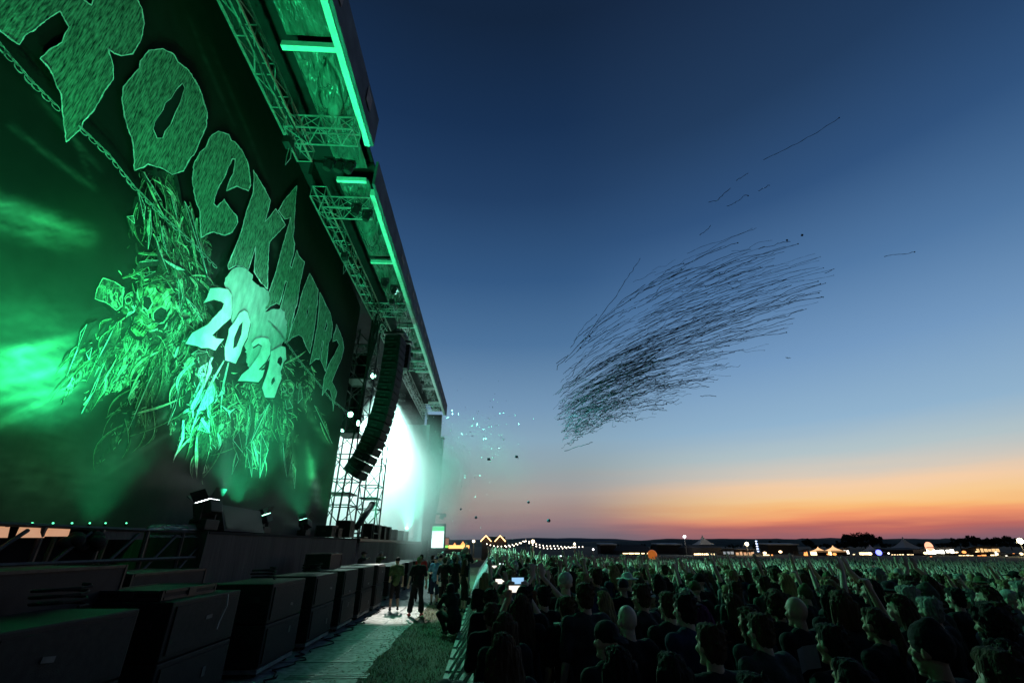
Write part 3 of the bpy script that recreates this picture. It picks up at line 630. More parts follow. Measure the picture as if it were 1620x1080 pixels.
for i in range(3):
    y = S1Y-1.3-i*3.3; mb = MB(); mb.box((S1X+.262, y, 16.05), (.02, .5, .6)); P_(mb, 'fascia_mark', M['fasc_mark'])
# foil canopy panels between cross beams; each sags and wrinkles
def canopy(x0, x1, y0, y1, z, m, sag=.35):
    mb = MB(); nx, ny = 56, 90; vs = []; seed = rnd.random()*50
    for j in range(ny+1):
        for i in range(nx+1):
            u, v = i/nx, j/ny; x = x0+(x1-x0)*u; y = y0+(y1-y0)*v
            e = min(u, 1-u, v, 1-v)
            wr = noise.noise(Vector((x*1.4+seed, y*.45+x*.7, seed)))*.25 + (1-2*abs(noise.noise(Vector((x*1.6+y*1.5, y*.5-x*.3+seed, seed+3)))))**3*.16 + (1-2*abs(noise.noise(Vector((x*5+seed, y*.8+x*1.5, seed+9)))))**4*.07
            vs.append((x, y, z-sag*math.sin(math.pi*u)*math.sin(math.pi*v)**.5+wr*min(1, e*9)))
    fs = [(j*(nx+1)+i, j*(nx+1)+i+1, (j+1)*(nx+1)+i+1, (j+1)*(nx+1)+i) for j in range(ny) for i in range(nx)]
    mb.add(vs, fs); P_(mb, 'canopy_panel', m, True)
IX = -6.35; TX = -7.0
cb1 = [(-3), onX(533, 95, S1X).y, S1Y]
canopy(IX+.2, S1X-.1, -3, cb1[1]-.1, 15.75, M['canopy']); canopy(IX+.2, S1X-.1, cb1[1]+.1, S1Y, 15.75, M['canopy'], .45)
canopy(IX, -5.15, S1Y+.02, S2Y0-.6, 16.1, M['canopy'], .1)
cross2 = [(600, 272), (623, 420), (657, 524), (662, 560), (668, 588), (673, 618), (680, 634), (688, 640)]
ys2 = [onX(x, y, -5).y for x, y in cross2]
allp = [S2Y0-.6]+ys2+[S2Y1]
beams = sorted([onX(*p, -5).y for p in [(625, 420), (658, 524), (671, 560), (676, 577), (681, 594), (690, 618), (697, 640)]])
seq = [S2Y0-.5]+beams+[S2Y1]
for a, b in zip(seq, seq[1:]): canopy(IX, -5.12, a+.1, b-.1, 15.72, M['canopy'], .25)
# cross beams
def crossb(y, x1, z, w=.13): mb = MB(); mb.box(((IX+x1)/2, y, z), (x1-IX-.2, w, w*1.3)); P_(mb, 'cross_beam', M['edge'])
crossb(cb1[1], S1X, 15.42, .16); crossb(S2Y0-.65, -5, 15.42, .14)
for y in beams: crossb(y, -5, 15.42, .12)
# trusses: long ones along the banner head, short ones across
mb = MB(); truss(mb, (TX, -3, 15.3), (TX, S1Y+.6, 15.3), .5, .5, 1.15, .04, .02); P_(mb, 'long_truss', M['steel'])
mb = MB(); truss(mb, (TX-.05, S2Y0-.3, 15.1), (TX-.05, S2Y1, 15.1), .55, .5, .95, .036, .018); P_(mb, 'long_truss', M['steel'])
for (x, y, X) in [(570, 215, S1X), (594, 325, -5), (647, 487, -5), (676, 580, -5), (698, 642, -5)]:
    yy = onX(x, y, X).y; mb = MB(); truss(mb, (TX, yy, 15.05), (X-.15, yy, 15.05), .7, .55, .62, .03, .018); P_(mb, 'cross_truss', M['steel'])
# trusses hung over the main stage
for x in (-9.5, -12.5, -15.5):
    mb = MB(); truss(mb, (x, 25.5, 13.9), (x, 48.5, 13.9), .6, .6, 1.0, .035, .018); P_(mb, 'long_truss', M['darksteel'])
for y in (27.5, 31, 34.5, 38, 41.5, 45):
    mb = MB(); truss(mb, (-7.4, y, 13.9), (-18, y, 13.9), .5, .5, 1.0, .03, .018); P_(mb, 'cross_truss', M['darksteel'])
mb = MB(); mb.box((-6.3, 4.7, 16.45), (3.3, 15.4, .1)); mb.box((-6.6, S1Y+1.1, 16.6), (3.2, 3.4, .1)); mb.box((-6.5, 31.3, 16.42), (3.1, 34.6, .1)); mb.box((-13, 20, 17.4), (11.4, 60, .2)); mb.box((-13, 49.4, 15.6), (11.6, .2, 3.6)); mb.box((-7.42, 32, 16.6), (.12, 36, 1.7)); P_(mb, 'roof_deck', M['black'])

# wing and stage bodies ------------------------------------------------
wing = thing('stage_wing', 'dark cloth-skirted stage wing platform carrying the big banner', 'stage wing', (-9, 18, 0))
def Pw(mb, name, m): return part(mb, name, m, wing)
def skirt(mb, p0, p1, z0, z1, fold=.05, freq=3.2):
    p0, p1 = Vector((*p0, 0)), Vector((*p1, 0)); d = p1-p0; L = d.length; n = int(L*10); d.normalize(); nrm = Vector((d.y, -d.x, 0)); vs = []
    for i in range(n+1):
        p = p0+d*L*i/n; w = fold*(math.sin(i/10*freq*2)+noise.noise(Vector((p.x*2, p.y*2, 5))))
        vs += [(p+nrm*w*1.2)+Vector((0, 0, z0)), p+nrm*w*.3+Vector((0, 0, z1))]
    mb.add(vs, [(2*i, 2*i+2, 2*i+3, 2*i+1) for i in range(n)])
mb = MB(); skirt(mb, (-6.5, 24.9), (-6.5, 11.7), .0, 2.5, .03, 1.2); skirt(mb, (-6.5, 11.7), (-9, 11.7), 0, 2.5, .05); Pw(mb, 'skirt', M['skirt'])
mb = MB(); mb.box((-9.3, 18.3, 2.47), (5.64, 13.1, .06)); Pw(mb, 'deck', M['black'])
mb = MB(); mb.box((-12.6, 13, 8.5), (.3, 24, 12)); mb.box((-10.2, 24.72, 9), (4.2, .12, 13)); mb.box((-8.9, 5.2, 1.24), (.2, 12.9, 2.44)); mb.box((-9.6, -1.2, 8), (1.6, .2, 16)); Pw(mb, 'rear_wall', M['black'])
stage = thing('main_stage', 'brightly lit main stage beyond the banner, full of white and turquoise smoke', 'stage', (-12, 37, 0))
def Ps(mb, name, m): return part(mb, name, m, stage)
mb = MB(); mb.box((-12.6, 37, 2.45), (12.4, 23.8, .14)); Ps(mb, 'deck', M['darksteel'])
mb = MB(); skirt(mb, (-6.4, 49), (-6.4, 25.1), 0, 2.36, .03, 1.5); Ps(mb, 'skirt', M['skirt'])
mwall = mat('white_gauze', (.40, .58, .56), .9, var=.15, scale=.7, stretch=(3, 1, .1))
mb = MB(); mb.box((-18.4, 37, 8.8), (.16, 23.5, 12.4)); Ps(mb, 'backdrop', mat('teal_backdrop', (.05, .13, .13), .9, var=.5, scale=.6))
mb = MB(); n = 90; vs = []
for i in range(n+1):
    x = -18.2+11.7*i/n; vs += [(x, 48.9+.10*math.sin(i*1.1), 2.55), (x, 48.9+.10*math.sin(i*1.1), 14.2)]
mb.add(vs, [(2*i, 2*i+2, 2*i+3, 2*i+1) for i in range(n)]); Ps(mb, 'side_curtain', mwall)
mb = MB(); n = 80; vs = []
for i in range(n+1): x = -18+9.6*i/n; vs += [(x, 29.4+.12*math.sin(i*1.3), 8.9+.1*math.sin(i*.4)), (x, 29.4+.08*math.sin(i*1.3), 14.4)]
mb.add(vs, [(2*i, 2*i+2, 2*i+3, 2*i+1) for i in range(n)]); Ps(mb, 'darkening_sheet', M['black'])  # black sheet added to darken the upper part of the stage
mglow = bpy.data.materials.new('added_glow'); mglow.use_nodes = True; nt = mglow.node_tree; bs = nt.nodes['Principled BSDF']
tcx = nt.nodes.new('ShaderNodeTexCoord'); wv = nt.nodes.new('ShaderNodeTexNoise'); mpx = nt.nodes.new('ShaderNodeMapping'); mpx.inputs['Scale'].default_value = (1.3, 1.3, .12)
nt.links.new(tcx.outputs['Object'], mpx.inputs[0]); nt.links.new(mpx.outputs[0], wv.inputs[0]); wv.inputs['Scale'].default_value = 1.0
crx = nt.nodes.new('ShaderNodeValToRGB'); crx.color_ramp.elements[0].position = .35; crx.color_ramp.elements[0].color = (.10, .75, .66, 1); crx.color_ramp.elements[1].position = .6; crx.color_ramp.elements[1].color = (.75, 1, .95, 1)
nt.links.new(wv.outputs[0], crx.inputs[0]); nt.links.new(crx.outputs[0], bs.inputs['Emission Color']); bs.inputs['Emission Strength'].default_value = .8; bs.inputs['Base Color'].default_value = (.05, .05, .05, 1)
for x0, x1, z0, z1 in [(-14.6, -11.9, 2.9, 11.2), (-11.6, -9.4, 2.9, 11.8), (-9.1, -7.3, 2.9, 10.6)]:
    mb = MB(); mb.box(((x0+x1)/2, 48.35, (z0+z1)/2), (x1-x0, .12, z1-z0)); Ps(mb, 'added_glow_wall', mglow)  # glowing walls added to brighten the smoke-filled stage
# far side frame of the opening
mb = MB(); mb.box((-6.1, 49.3, 9), (1.6, .5, 12.8)); Ps(mb, 'side_frame', M['darksteel'])

# scaffold tower between banner and opening ---------------------------------
def tower(name, label, x, y, w, d, z0, z1, group=None):
    t = thing(name, label, 'scaffold tower', (x, y, z0), group=group)
    mb = MB()
    for sx_ in (-1, 1):
        for sy_ in (-1, 1): mb.tube([(x+sx_*w/2, y+sy_*d/2, z0), (x+sx_*w/2, y+sy_*d/2, z1)], .045, 6)
    part(mb, 'upright', M['darksteel'], t); mb = MB(); k = 0; z = z0+.3
    while z < z1-1.3:
        for a, b in (((-1,-1),(1,-1)),((1,-1),(1,1)),((1,1),(-1,1)),((-1,1),(-1,-1))):
            mb.tube([(x+a[0]*w/2, y+a[1]*d/2, z), (x+b[0]*w/2, y+b[1]*d/2, z)], .032, 5)
            p, q = (a, b) if k % 2 else (b, a)
            mb.tube([(x+p[0]*w/2, y+p[1]*d/2, z), (x+q[0]*w/2, y+q[1]*d/2, z+1.3)], .026, 5)
        z += 1.3; k += 1
    part(mb, 'brace', M['darksteel'], t)
    for zz in (z0+2.2, z0+5.4, z0+8.6):
        if zz < z1: mb = MB(); mb.box((x, y, zz), (w-.1, d-.1, .08)); part(mb, 'platform', M['darksteel'], t)
    return t
tower('scaffold_tower', 'scaffold tower at the banner\'s right edge, dark against the lit stage', -7.9, 26.0, 1.3, 1.6, 2.52, 15)
tower('scaffold_tower', 'shorter scaffold tower under the hanging loudspeaker column', -7.0, 28.6, 1.1, 1.3, 2.52, 8.2)

# line arrays --------------------------------------------------------------
def line_array(name, label, x, y, ztop, n, bw, bd, bh, curve, yaw, group):
    t = thing(name, label, 'line array', (x, y, ztop), yaw, group)
    def put(mb, nm, m): return mb.build(nm, m, t)
    px_, pz = 0.0, -.55; a = -.02
    for i in range(n):
        a += curve*(.25+1.9*(i/n)**2)
        rot = Matrix.Rotation(a, 3, 'Y'); c = Vector((px_, 0, pz))+rot @ Vector((0, 0, -bh/2))
        mb = MB(); mb.box(c, (bd, bw, bh*.93), rot, .025)
        cab = put(mb, 'cabinet', M['speaker'])
        g_ = MB(); g_.box(c+rot @ Vector((bd/2+.012, 0, 0)), (.02, bw*.94, bh*.8), rot); g_.build('grille', M['grille'], cab)
        s2 = MB(); s2.box(c+rot @ Vector((-.05, -bw/2-.03, bh*.38)), (bd*.78, .05, .05), rot); s2.box(c+rot @ Vector((-.05, -bw/2-.02, -bh*.1)), (bd*.3, .03, bh*.25), rot); s2.build('side_rail', M['darksteel'], cab)
        e = rot @ Vector((0, 0, -bh)); px_ += e.x; pz += e.z
    mb = MB(); mb.box((0, 0, -.35), (bd*1.3, bw*.8, .14)); mb.box((0, 0, -.2), (bd*.25, bw*.5, .2))
    for yy in (-.3, .3): mb.tube([(0, yy, -.25), (0, yy, .9)], .02, 5)
    put(mb, 'flying_frame', M['darksteel'])
    b2 = MB(); b2.tube([(-.4, -.3, -.2), (-.4-.02, -.3, pz*.5), (px_-.3, -.3, pz)], .02, 5); put(b2, 'cable', M['black'])
    return t
G_ = 'loudspeaker columns hung at the two sides of the stage'
line_array('line_array', 'near curved loudspeaker column hanging beside the banner, tinged green', -5.45, 23.6, 13.5, 19, 1.15, .88, .41, .036, R(-6), G_)
line_array('line_array', 'far loudspeaker column hanging at the far side of the stage, veiled by smoke', -5.5, 50.2, 13.4, 17, 1.2, .8, .5, .014, R(0), G_)
line_array('line_array', 'short narrow side-fill loudspeaker column right under the roof edge', -5.35, 26.2, 14.2, 4, .6, .5, .4, .02, R(0), G_)
mb = MB(); mb.tube([(-6.9, 24.2, 14.8), (-7.0, 23.9, 10), (-7.15, 23.6, 5.0), (-7.2, 23.5, 2.6)], [.06, .05, .05, .05], 6)
o = mb.build('hanging_cable', M['black']); tag(o, 'thick dark cable bundle running down left of the hanging loudspeaker column', 'cable')
# hoist bundle above it
mb = MB()
for i in range(10): a = i*1.3; mb.tube([(-7.0+.25*math.cos(a), 24.6+.25*math.sin(a), 14.5), (-7.0+.2*math.cos(a+1), 24.5+.2*math.sin(a+1), 13.2), (-7.05, 24.3, 10.8+i*.08)], .05, 5)
o = mb.build('cable_loom', M['black']); tag(o, 'bulging loom of dark cables hanging from the roof truss above the tower', 'cable')

# moving lights hung in the stage roof -----------------------------------------
def lamp_head(name, label, loc, aim, m, group, s=1.0, lens=.13):
    t = thing(name, label, 'stage light', loc, 0, group)
    d = (Vector(aim)-Vector(loc)).normalized(); rot = d.to_track_quat('Z', 'Y').to_matrix()
    mb = MB(); mb.tube([rot @ Vector((0, 0, -.24*s)), rot @ Vector((0, 0, -.16*s)), rot @ Vector((0, 0, .1*s)), rot @ Vector((0, 0, .2*s))], [.08*s, .15*s, .16*s, .15*s], 12); hd_ = mb.build('head', M['speaker'], t)
    y = MB(); y.box((0, 0, .34*s), (.42*s, .16*s, .06*s)); y.box((.2*s, 0, .17*s), (.04*s, .1*s, .34*s)); y.box((-.2*s, 0, .17*s), (.04*s, .1*s, .34*s)); y.build('yoke', M['speaker'], t)
    l = MB(); l.tube([rot @ Vector((0, 0, .205*s)), rot @ Vector((0, 0, .215*s))], [lens*s, lens*s], 14); l.build('lens', m, hd_)
    return t
for (x, y, X) in [(554, 655, -9.2), (539, 682, -9.6), (566, 669, -8.6), (575, 607, -8.4), (590, 594, -8.0)]:
    p = onX(x, y, X); lamp_head('stage_light', 'green glowing stage light seen between banner and loudspeaker column', p, (0, 5, 2), M['lens'], 'green stage lights beside the tower', 1.3)
for i, (x, y) in enumerate([(611, 648), (617, 657), (612, 661), (617, 667), (632, 677), (637, 684), (637, 690), (636, 668), (628, 662)]):
    p = onX(x, y, -9.6); lamp_head('stage_light', 'white moving light hanging in the smoke under the stage roof', p, (-4, 10, 3), M['coolamp'], 'white moving lights over the stage', 1.0)

# footlights and cases along the wing edge -----------------------------------
def barn_lamp(px, py, X, s, label, m, lean=0.0):
    p = onX(px, py, X); z = 2.53
    t = thing('floodlight', label, 'floodlight', (X, p.y, z), 0, 'floodlights along the foot of the banner')
    mb = MB(); mb.box((0, 0, .10*s), (.34*s, .5*s, .2*s), None, .02); mb.build('base', M['speaker'], t)
    mb = MB(); mb.box((0, .27*s, .32*s), (.1*s, .04*s, .4*s)); mb.box((0, -.27*s, .32*s), (.1*s, .04*s, .4*s)); mb.box((0, 0, .14*s), (.1*s, .58*s, .05*s)); mb.build('yoke', M['speaker'], t)
    rot = Matrix.Rotation(R(-18), 3, 'Y') @ Matrix.Rotation(lean, 3, 'X')
    mb = MB(); mb.box(rot @ Vector((0, 0, 0))+Vector((0, 0, .42*s)), (.36*s, .46*s, .26*s), rot, .03); hd_ = mb.build('head', M['speaker'], t)
    mb = MB(); mb.box(rot @ Vector((0, 0, .14*s))+Vector((0, 0, .42*s)), (.28*s, .38*s, .01), rot); mb.build('lens', m, hd_)
    for sx_, sy_, a, ax in ((0, 1, 35, 'X'), (0, -1, -35, 'X'), (1, 0, -35, 'Y'), (-1, 0, 35, 'Y')):
        r2_ = rot @ Matrix.Rotation(R(-a if ax == 'X' else -a), 3, ax)
        d_ = (.30*s, .015, .22*s) if sy_ else (.015, .40*s, .22*s)
        c = rot @ Vector((sx_*.23*s, sy_*.29*s, .24*s))+Vector((0, 0, .42*s)); mb = MB(); mb.box(c, d_, r2_); mb.build('barn_door', M['speaker'], hd_)
    return t
barn_lamp(327, 812, -6.75, 1.15, 'large barn-door floodlight shining up the banner, leftmost on the wing edge', M['coolamp'])
barn_lamp(418, 822, -6.9, .95, 'middle floodlight pointing up the banner from the wing edge', M['lens'], .2)
barn_lamp(483, 828, -6.9, .95, 'small floodlight tilted towards the banner near its right edge', M['lens'], -.3)
p = onX(375, 812, -6.9)
t = thing('monitor_wedge', 'dark wedge-shaped case on the wing edge beside the large floodlight', 'case', (-6.95, p.y, 2.53))
mb = MB(); mb.add([(-.45, -1.1, 0), (.4, -1.1, 0), (.4, 1.1, 0), (-.45, 1.1, 0), (-.45, -1.1, .42), (.15, -1.1, .62), (.15, 1.1, .60), (-.45, 1.1, .36)], [(0,3,2,1),(4,5,6,7),(0,1,5,4),(1,2,6,5),(2,3,7,6),(3,0,4,7)]); mb.build('body', M['speaker'], t)
mb = MB(); mb.add([(.405, -1.0, .06), (.405, 1.0, .06), (.175, 1.0, .54), (.175, -1.0, .56)], [(0, 1, 2, 3)]); mb.build('grille', M['grille'], t)
# cases and a green-lit crate at the base of the tower
def flightcase(name, label, x, y, z, d, m=None, group=None, rz=0, cat='flight case'):
    t = thing(name, label, cat, (x, y, z), rz, group)
    mb = MB(); mb.box((0, 0, d[2]/2), (d[0]-.02, d[1]-.02, d[2]-.02)); mb.build('shell', m or M['speaker'], t)
    e = MB(); w = .035
    for sx_ in (-1, 1):
        for sy_ in (-1, 1): e.box((sx_*(d[0]/2-w/2+.004), sy_*(d[1]/2-w/2+.004), d[2]/2), (w, w, d[2]))
        for z_ in (w/2, d[2]-w/2): e.box((sx_*(d[0]/2-w/2+.008), 0, z_), (w, d[1]-.1, w))
    for sy_ in (-1, 1):
        for z_ in (w/2, d[2]-w/2): e.box((0, sy_*(d[1]/2-w/2+.008), z_), (d[0]-.1, w, w))
    e.build('edging', M['darksteel'], t); h = MB()
    for sy_ in (-1, 1): h.box((0, sy_*(d[1]/2+.012), d[2]*.55), (.18, .02, .1))
    h.box((d[0]/2+.012, 0, d[2]*.55), (.02, .18, .1)); h.build('handle', M['darksteel'], t)
    return t
for (px, py, X, d, lb) in [(518, 832, -6.95, (.7, .8, .45), 'low dark case lit green at the tower foot'), (546, 832, -6.8, (.7, .7, .75), 'upright brownish case at the tower foot'), (530, 838, -6.75, (.5, .5, .35), 'small case between two others at the tower foot')]:
    p = onX(px, py, X); flightcase('flight_case', lb, X, p.y, 2.53, d)
p = onX(560, 815, -6.6)
t = thing('confetti_cannon', 'long dark green tube tilted upwards on a stand at the tower foot', 'confetti cannon', (-6.6, 25.8, 2.53))
mb = MB(); mb.tube([(0, -.9, .5), (.05, 1.5, 1.75)], .16, 14); mb.tube([(.05, 1.45, 1.72), (.05, 1.55, 1.78)], .19, 14); mb.build('barrel', M['speaker'], t, True)
mb = MB(); mb.tube([(0, .2, 0), (0, .3, 1.05)], .05, 8); mb.box((0, .1, .04), (.6, .8, .06)); mb.tube([(0, -.5, 0), (0, -.6, .6)], .04, 8); mb.build('stand', M['darksteel'], t)

# monitor speakers on the main stage lip
for i, (px, py) in enumerate([(582, 847), (594, 848), (603, 849), (611, 850), (622, 851), (632, 852), (640, 853)]):
    p = onX(px, py, -6.75)
    t = thing('monitor_speaker', 'boxy monitor speaker in the row along the lip of the main stage', 'monitor speaker', (-6.8, p.y, 2.53), 0, 'monitor speakers on the stage lip')
    mb = MB(); h = .8 if i < 4 else .7; mb.box((0, 0, h/2), (.6, .62, h), None, .03); mb.build('body', M['speaker'], t)
    mb = MB(); mb.box((0, -.32, h/2), (.5, .02, h*.85)); mb.build('grille', M['grille'], t)

# ================================================================== SUBWOOFER ROW along the pit
subs = []
def sub(name, label, x, y, L, h=1.53, dep=1.15, top=True):
    t = thing(name, label, 'subwoofer', (x, y, 0), R(rnd.uniform(-1.5, 1.5)), 'subwoofer stacks along the pit path')
    z0 = .16
    base = MB(); base.box((-dep/2, 0, .11), (dep-.04, L-.06, .07)); base.build('dolly', M['alu_dull'], t)
    for yy in (-L/2+.18, L/2-.18):
        for xx in (-.12, -dep+.12):
            w = MB(); w.tube([(xx, yy-.025, .045), (xx, yy+.025, .045)], .045, 12); w.build('wheel', M['black'], t)
    hh = (h-z0)/2
    for k in range(2):
        mb = MB(); mb.box((-dep/2, 0, z0+hh*(k+.5)), (dep, L, hh-.015), None, .02); c = mb.build('cabinet', M['speaker'], t)
        g_ = MB(); g_.box((.012, 0, z0+hh*(k+.5)), (.02, L-.16, hh-.14)); g_.build('grille', M['grille'], c)
        hd = MB()
        for xx in (-.3, -dep+.3): hd.box((xx, -L/2-.012, z0+hh*(k+.6)), (.2, .02, .1))
        hd.build('handle', M['darksteel'], c)
    return t
ylist = [(3.4, 1.7), (5.5, 1.7), (7.9, 1.8), (10.9, 1.7), (13.3, 1.7), (15.6, 1.5), (17.8, 1.5), (19.9, 1.4)]
names = ['nearest', 'second', 'third', 'fourth', 'fifth', 'sixth', 'seventh', 'farthest']
for (y, L), nm in zip(ylist, names):
    sub('subwoofer_stack', f'{nm} black double subwoofer stack in the row beside the pit path', -4.1, y, L)
for i, y in enumerate((23.5, 26.0, 28.6, 31.2, 34)):
    sub('subwoofer_stack', f'distant black double subwoofer stack in front of the main stage skirt, number {i+1} beyond the leaning stagehands' if False else 'distant black subwoofer stack in front of the main stage skirt', -4.3, y, 1.5, 1.35)
for (x, y, h, lb) in [(-5.6, 6.4, 1.95, 'tall dark flight case behind the nearest subwoofers'), (-5.9, 9.0, 1.8, 'tall dark flight case behind the third subwoofer stack'),
                      (-6.1, 3.6, 2.0, 'tall dark flight case at the left edge of the pit')]:
    flightcase('flight_case', lb, x, y, 0, (1.0, 2.0, h))
flightcase('flight_case', 'low wide black case lying across the third subwoofer stack', -4.75, 7.7, 1.53, (.9, 1.3, .12))
flightcase('flight_case', 'upright black case standing behind the subwoofers near the leaning stagehands', -5.35, 16.7, 0, (.8, 1.2, 1.95))
# cable with bright plug hanging on a case
mb = MB(); mb.tube([(-4.06, 8.3, 1.5), (-4.03, 8.28, 1.35), (-4.05, 8.2, 1.15), (-4.04, 8.15, 1.05)], .012, 5); o = mb.build('cable', M['alu_dull']); tag(o, 'thin pale cable hanging down the face of the third subwoofer stack', 'cable')

# open frames left of the wing; slanting panels with an added warm glow
mf = MB()
tf = thing('equipment_rack', 'row of dark open frames with added glowing peach panels at the left foot of the banner', 'rack', (-6.9, 8, 0))
for i in range(6):
    y = 5.2+i*1.15; mf.tube([(-6.55, y, 0), (-6.75, y+.25, 2.45)], .04, 6); mf.tube([(-7.4, y, 0), (-7.3, y, 2.45)], .04, 6); mf.tube([(-6.6, y, 1.6), (-6.7, y+1.1, 2.4)], .03, 6)
mf.tube([(-6.75, 5.2, 2.47), (-6.75, 11.6, 2.47)], .035, 6); mf.tube([(-6.6, 5.2, 1.95), (-6.6, 11.6, 1.95)], .035, 6)
part(mf, 'frame', M['darksteel'], tf)
for (xa, xb, za, zb, m) in [(-6, 12, 832, 850, 'glow_panel'), (31, 70, 832, 850, 'glow_panel'), (76, 108, 834, 848, 'glow_panel'), (150, 226, 834, 853, 'skirt'), (236, 330, 829, 838, 'canopy'), (236, 328, 846, 850, 'canopy')]:
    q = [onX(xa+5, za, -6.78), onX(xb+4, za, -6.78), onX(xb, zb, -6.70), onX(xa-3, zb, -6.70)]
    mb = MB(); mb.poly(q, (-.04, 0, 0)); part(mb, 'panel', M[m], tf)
for px in (14, 51, 84, 114, 142, 167, 200, 110):
    p = onX(px, 827 if px != 110 else 847, -6.75); t = thing('marker_light', 'tiny green marker light on the rail at the left foot of the banner', 'marker light', p, 0, 'tiny green marker lights')
    mb = MB(); mb.ell((0, 0, 0), (.014, .014, .012), 8, 6); mb.build('bulb', M['tinylens'], t)
    mb = MB(); mb.tube([(0, 0, -.05), (0, 0, -.015)], .02, 8); mb.build('base', M['black'], t)
mb = MB()   # lumpy dark cloth bundle
for i in range(9): mb.ell((-6.6+rnd.uniform(-.1, .1), 8.1+i*.09+rnd.uniform(-.05, .05), 2.25+rnd.uniform(-.08, .08)), (.11, .13, .09), 10, 7)
o = mb.build('cloth_bundle', M['black'], None, True); tag(o, 'lumpy black cloth bundle on the rack beside the pale panels', 'cloth')

# LED screen at the far end and its black housing
t = thing('led_screen', 'bright upright screen with a green top band beyond the far end of the stage', 'screen', (-4.9, 48.5, 1.2))
ms = bpy.data.materials.new('screen_glow'); ms.use_nodes = True; bsn = ms.node_tree.nodes['Principled BSDF']; bsn.inputs['Emission Color'].default_value = (.72, 1, .93, 1); bsn.inputs['Emission Strength'].default_value = 1.5
mg2 = mat('screen_green', (.05, .3, .1), .5, emit=(.06, .9, .32), estr=.9); mgr = mat('screen_grey', (.2, .3, .3), .5, emit=(.25, .6, .5), estr=.8)
a = onY(682, 866, 48.5); b = onY(701, 866, 48.5); c = onY(701, 832, 48.5)
cx_ = (a.x+b.x)/2; w_ = b.x-a.x; z0_, z1_ = a.z, c.z
mb = MB(); mb.box((cx_, 48.62, (z0_+z1_)/2-.2), (w_+.35, .2, z1_-z0_+.9)); part(mb, 'housing', M['black'], t)
mb = MB(); mb.box((cx_, 48.5, (z0_+z1_)/2), (w_, .03, z1_-z0_)); part(mb, 'display', ms, t)
mb = MB(); mb.box((cx_, 48.48, z1_-.22), (w_, .02, .42)); part(mb, 'top_band', mg2, t)
mb = MB(); mb.box((cx_+.25, 48.48, z0_+.55), (w_*.3, .02, .06)); part(mb, 'caption', mgr, t)
for yy in (0,):
    mb = MB(); mb.box((cx_, 48.7, .6), (w_+.5, .8, 1.2)); part(mb, 'plinth', M['black'], t)
t = thing('delay_tower', 'dark cluttered side tower with a tilted ramp left of the bright screen', 'tower', (-6.4, 50.5, 0))
mb = MB(); mb.box((-7.0, 50.6, 2.3), (2.2, 2, 4.6)); part(mb, 'body', M['black'], t)
mb = MB()
for i in range(60): mb.box((-6.7+rnd.uniform(-1.6, 2.2), 50+rnd.uniform(-1, 1), 4.7+rnd.random()**2*1.2), (rnd.uniform(.05, .6), .2, rnd.uniform(.05, .3)), Matrix.Rotation(rnd.uniform(-.5, .5), 3, 'Y'))
part(mb, 'rigging', M['darksteel'], t)
mb = MB(); 
for k in range(3): mb.box((-7.3+k*.0, 49.4, 3.0+k*.5), (1.9, .1, .12), Matrix.Rotation(R(-38), 3, 'Y'))
part(mb, 'ramp', M['darksteel'], t)

# ================================================================== BARRIER
def barrier_master():
    t = thing('crowd_barrier', 'aluminium crowd barrier segment', 'barrier')
    W_b = 1.05; h = 1.18
    mb = MB()
    for i in range(9): z = .22+i*.105; mb.box((0, 0, z), (.018, W_b-.06, .022))
    mb.box((0, -W_b/2+.03, h/2), (.04, .05, h)); mb.box((0, W_b/2-.03, h/2), (.04, .05, h)); mb.build('panel', M['alu_dull'], t)
    mb = MB(); mb.tube([(-.02, -W_b/2+.01, h), (-.02, W_b/2-.01, h)], .028, 10); mb.build('top_rail', M['darksteel'], t)
    for s_ in (-1, 1):
        mb = MB(); mb.tube([(-.03, s_*(W_b/2-.12), h-.12), (-.76, s_*(W_b/2-.12), .05)], .014, 8); mb.build('brace', M['alu_dull'], t)
    mb = MB()
    for i in range(4): mb.box((-.83+i*.21+.08, 0, .035), (.165, W_b-.16, .022))
    for yy in (-.45, 0, .45): mb.box((-.42, yy, .012), (.82, .05, .02))
    for i in range(8):
        for j in range(2): mb.box((-.60+j*.2, -.35+i*.1, .05), (.09, .03, .012))
    mb.build('foot_plate', M['plate'], t)
    return kids(t)
bar = barrier_master(); BX = .10
where = ['nearest', 'second nearest', 'third nearest', 'fourth nearest', 'fifth nearest']
for i in range(44):
    o = bar if i == 0 else copy_tree(bar)
    o.location = (BX, 4.3+i*1.08, 0); o.rotation_euler = (0, 0, 0)
    o['group'] = 'crowd barrier segments along the pit'
    o['label'] = (f'{where[i]} aluminium crowd barrier segment with slotted foot plate' if i < 5 else 'aluminium crowd barrier segment farther along the pit')
mb = MB(); rr = random.Random(5)
for i in range(26): mb.ell((-.20+rr.uniform(-.12, .10), 3.75+rr.uniform(-.22, .22), 1.24+rr.uniform(-.06, .04)), (.09, .12, .06), 10, 7, Matrix.Rotation(rr.uniform(-.4, .4), 3, 'X'))
t = thing('camera_bag', 'bulky black bag slumped over the nearest barrier rail', 'bag', (-.2, 3.75, 1.2))
part(mb, 'body', M['black'], t, True)
mb = MB(); mb.tube([(-.25, 3.6, 1.25), (-.33, 3.65, 1.05), (-.31, 3.85, .98), (-.25, 3.95, 1.22)], .014, 6); part(mb, 'strap', M['darksteel'], t)

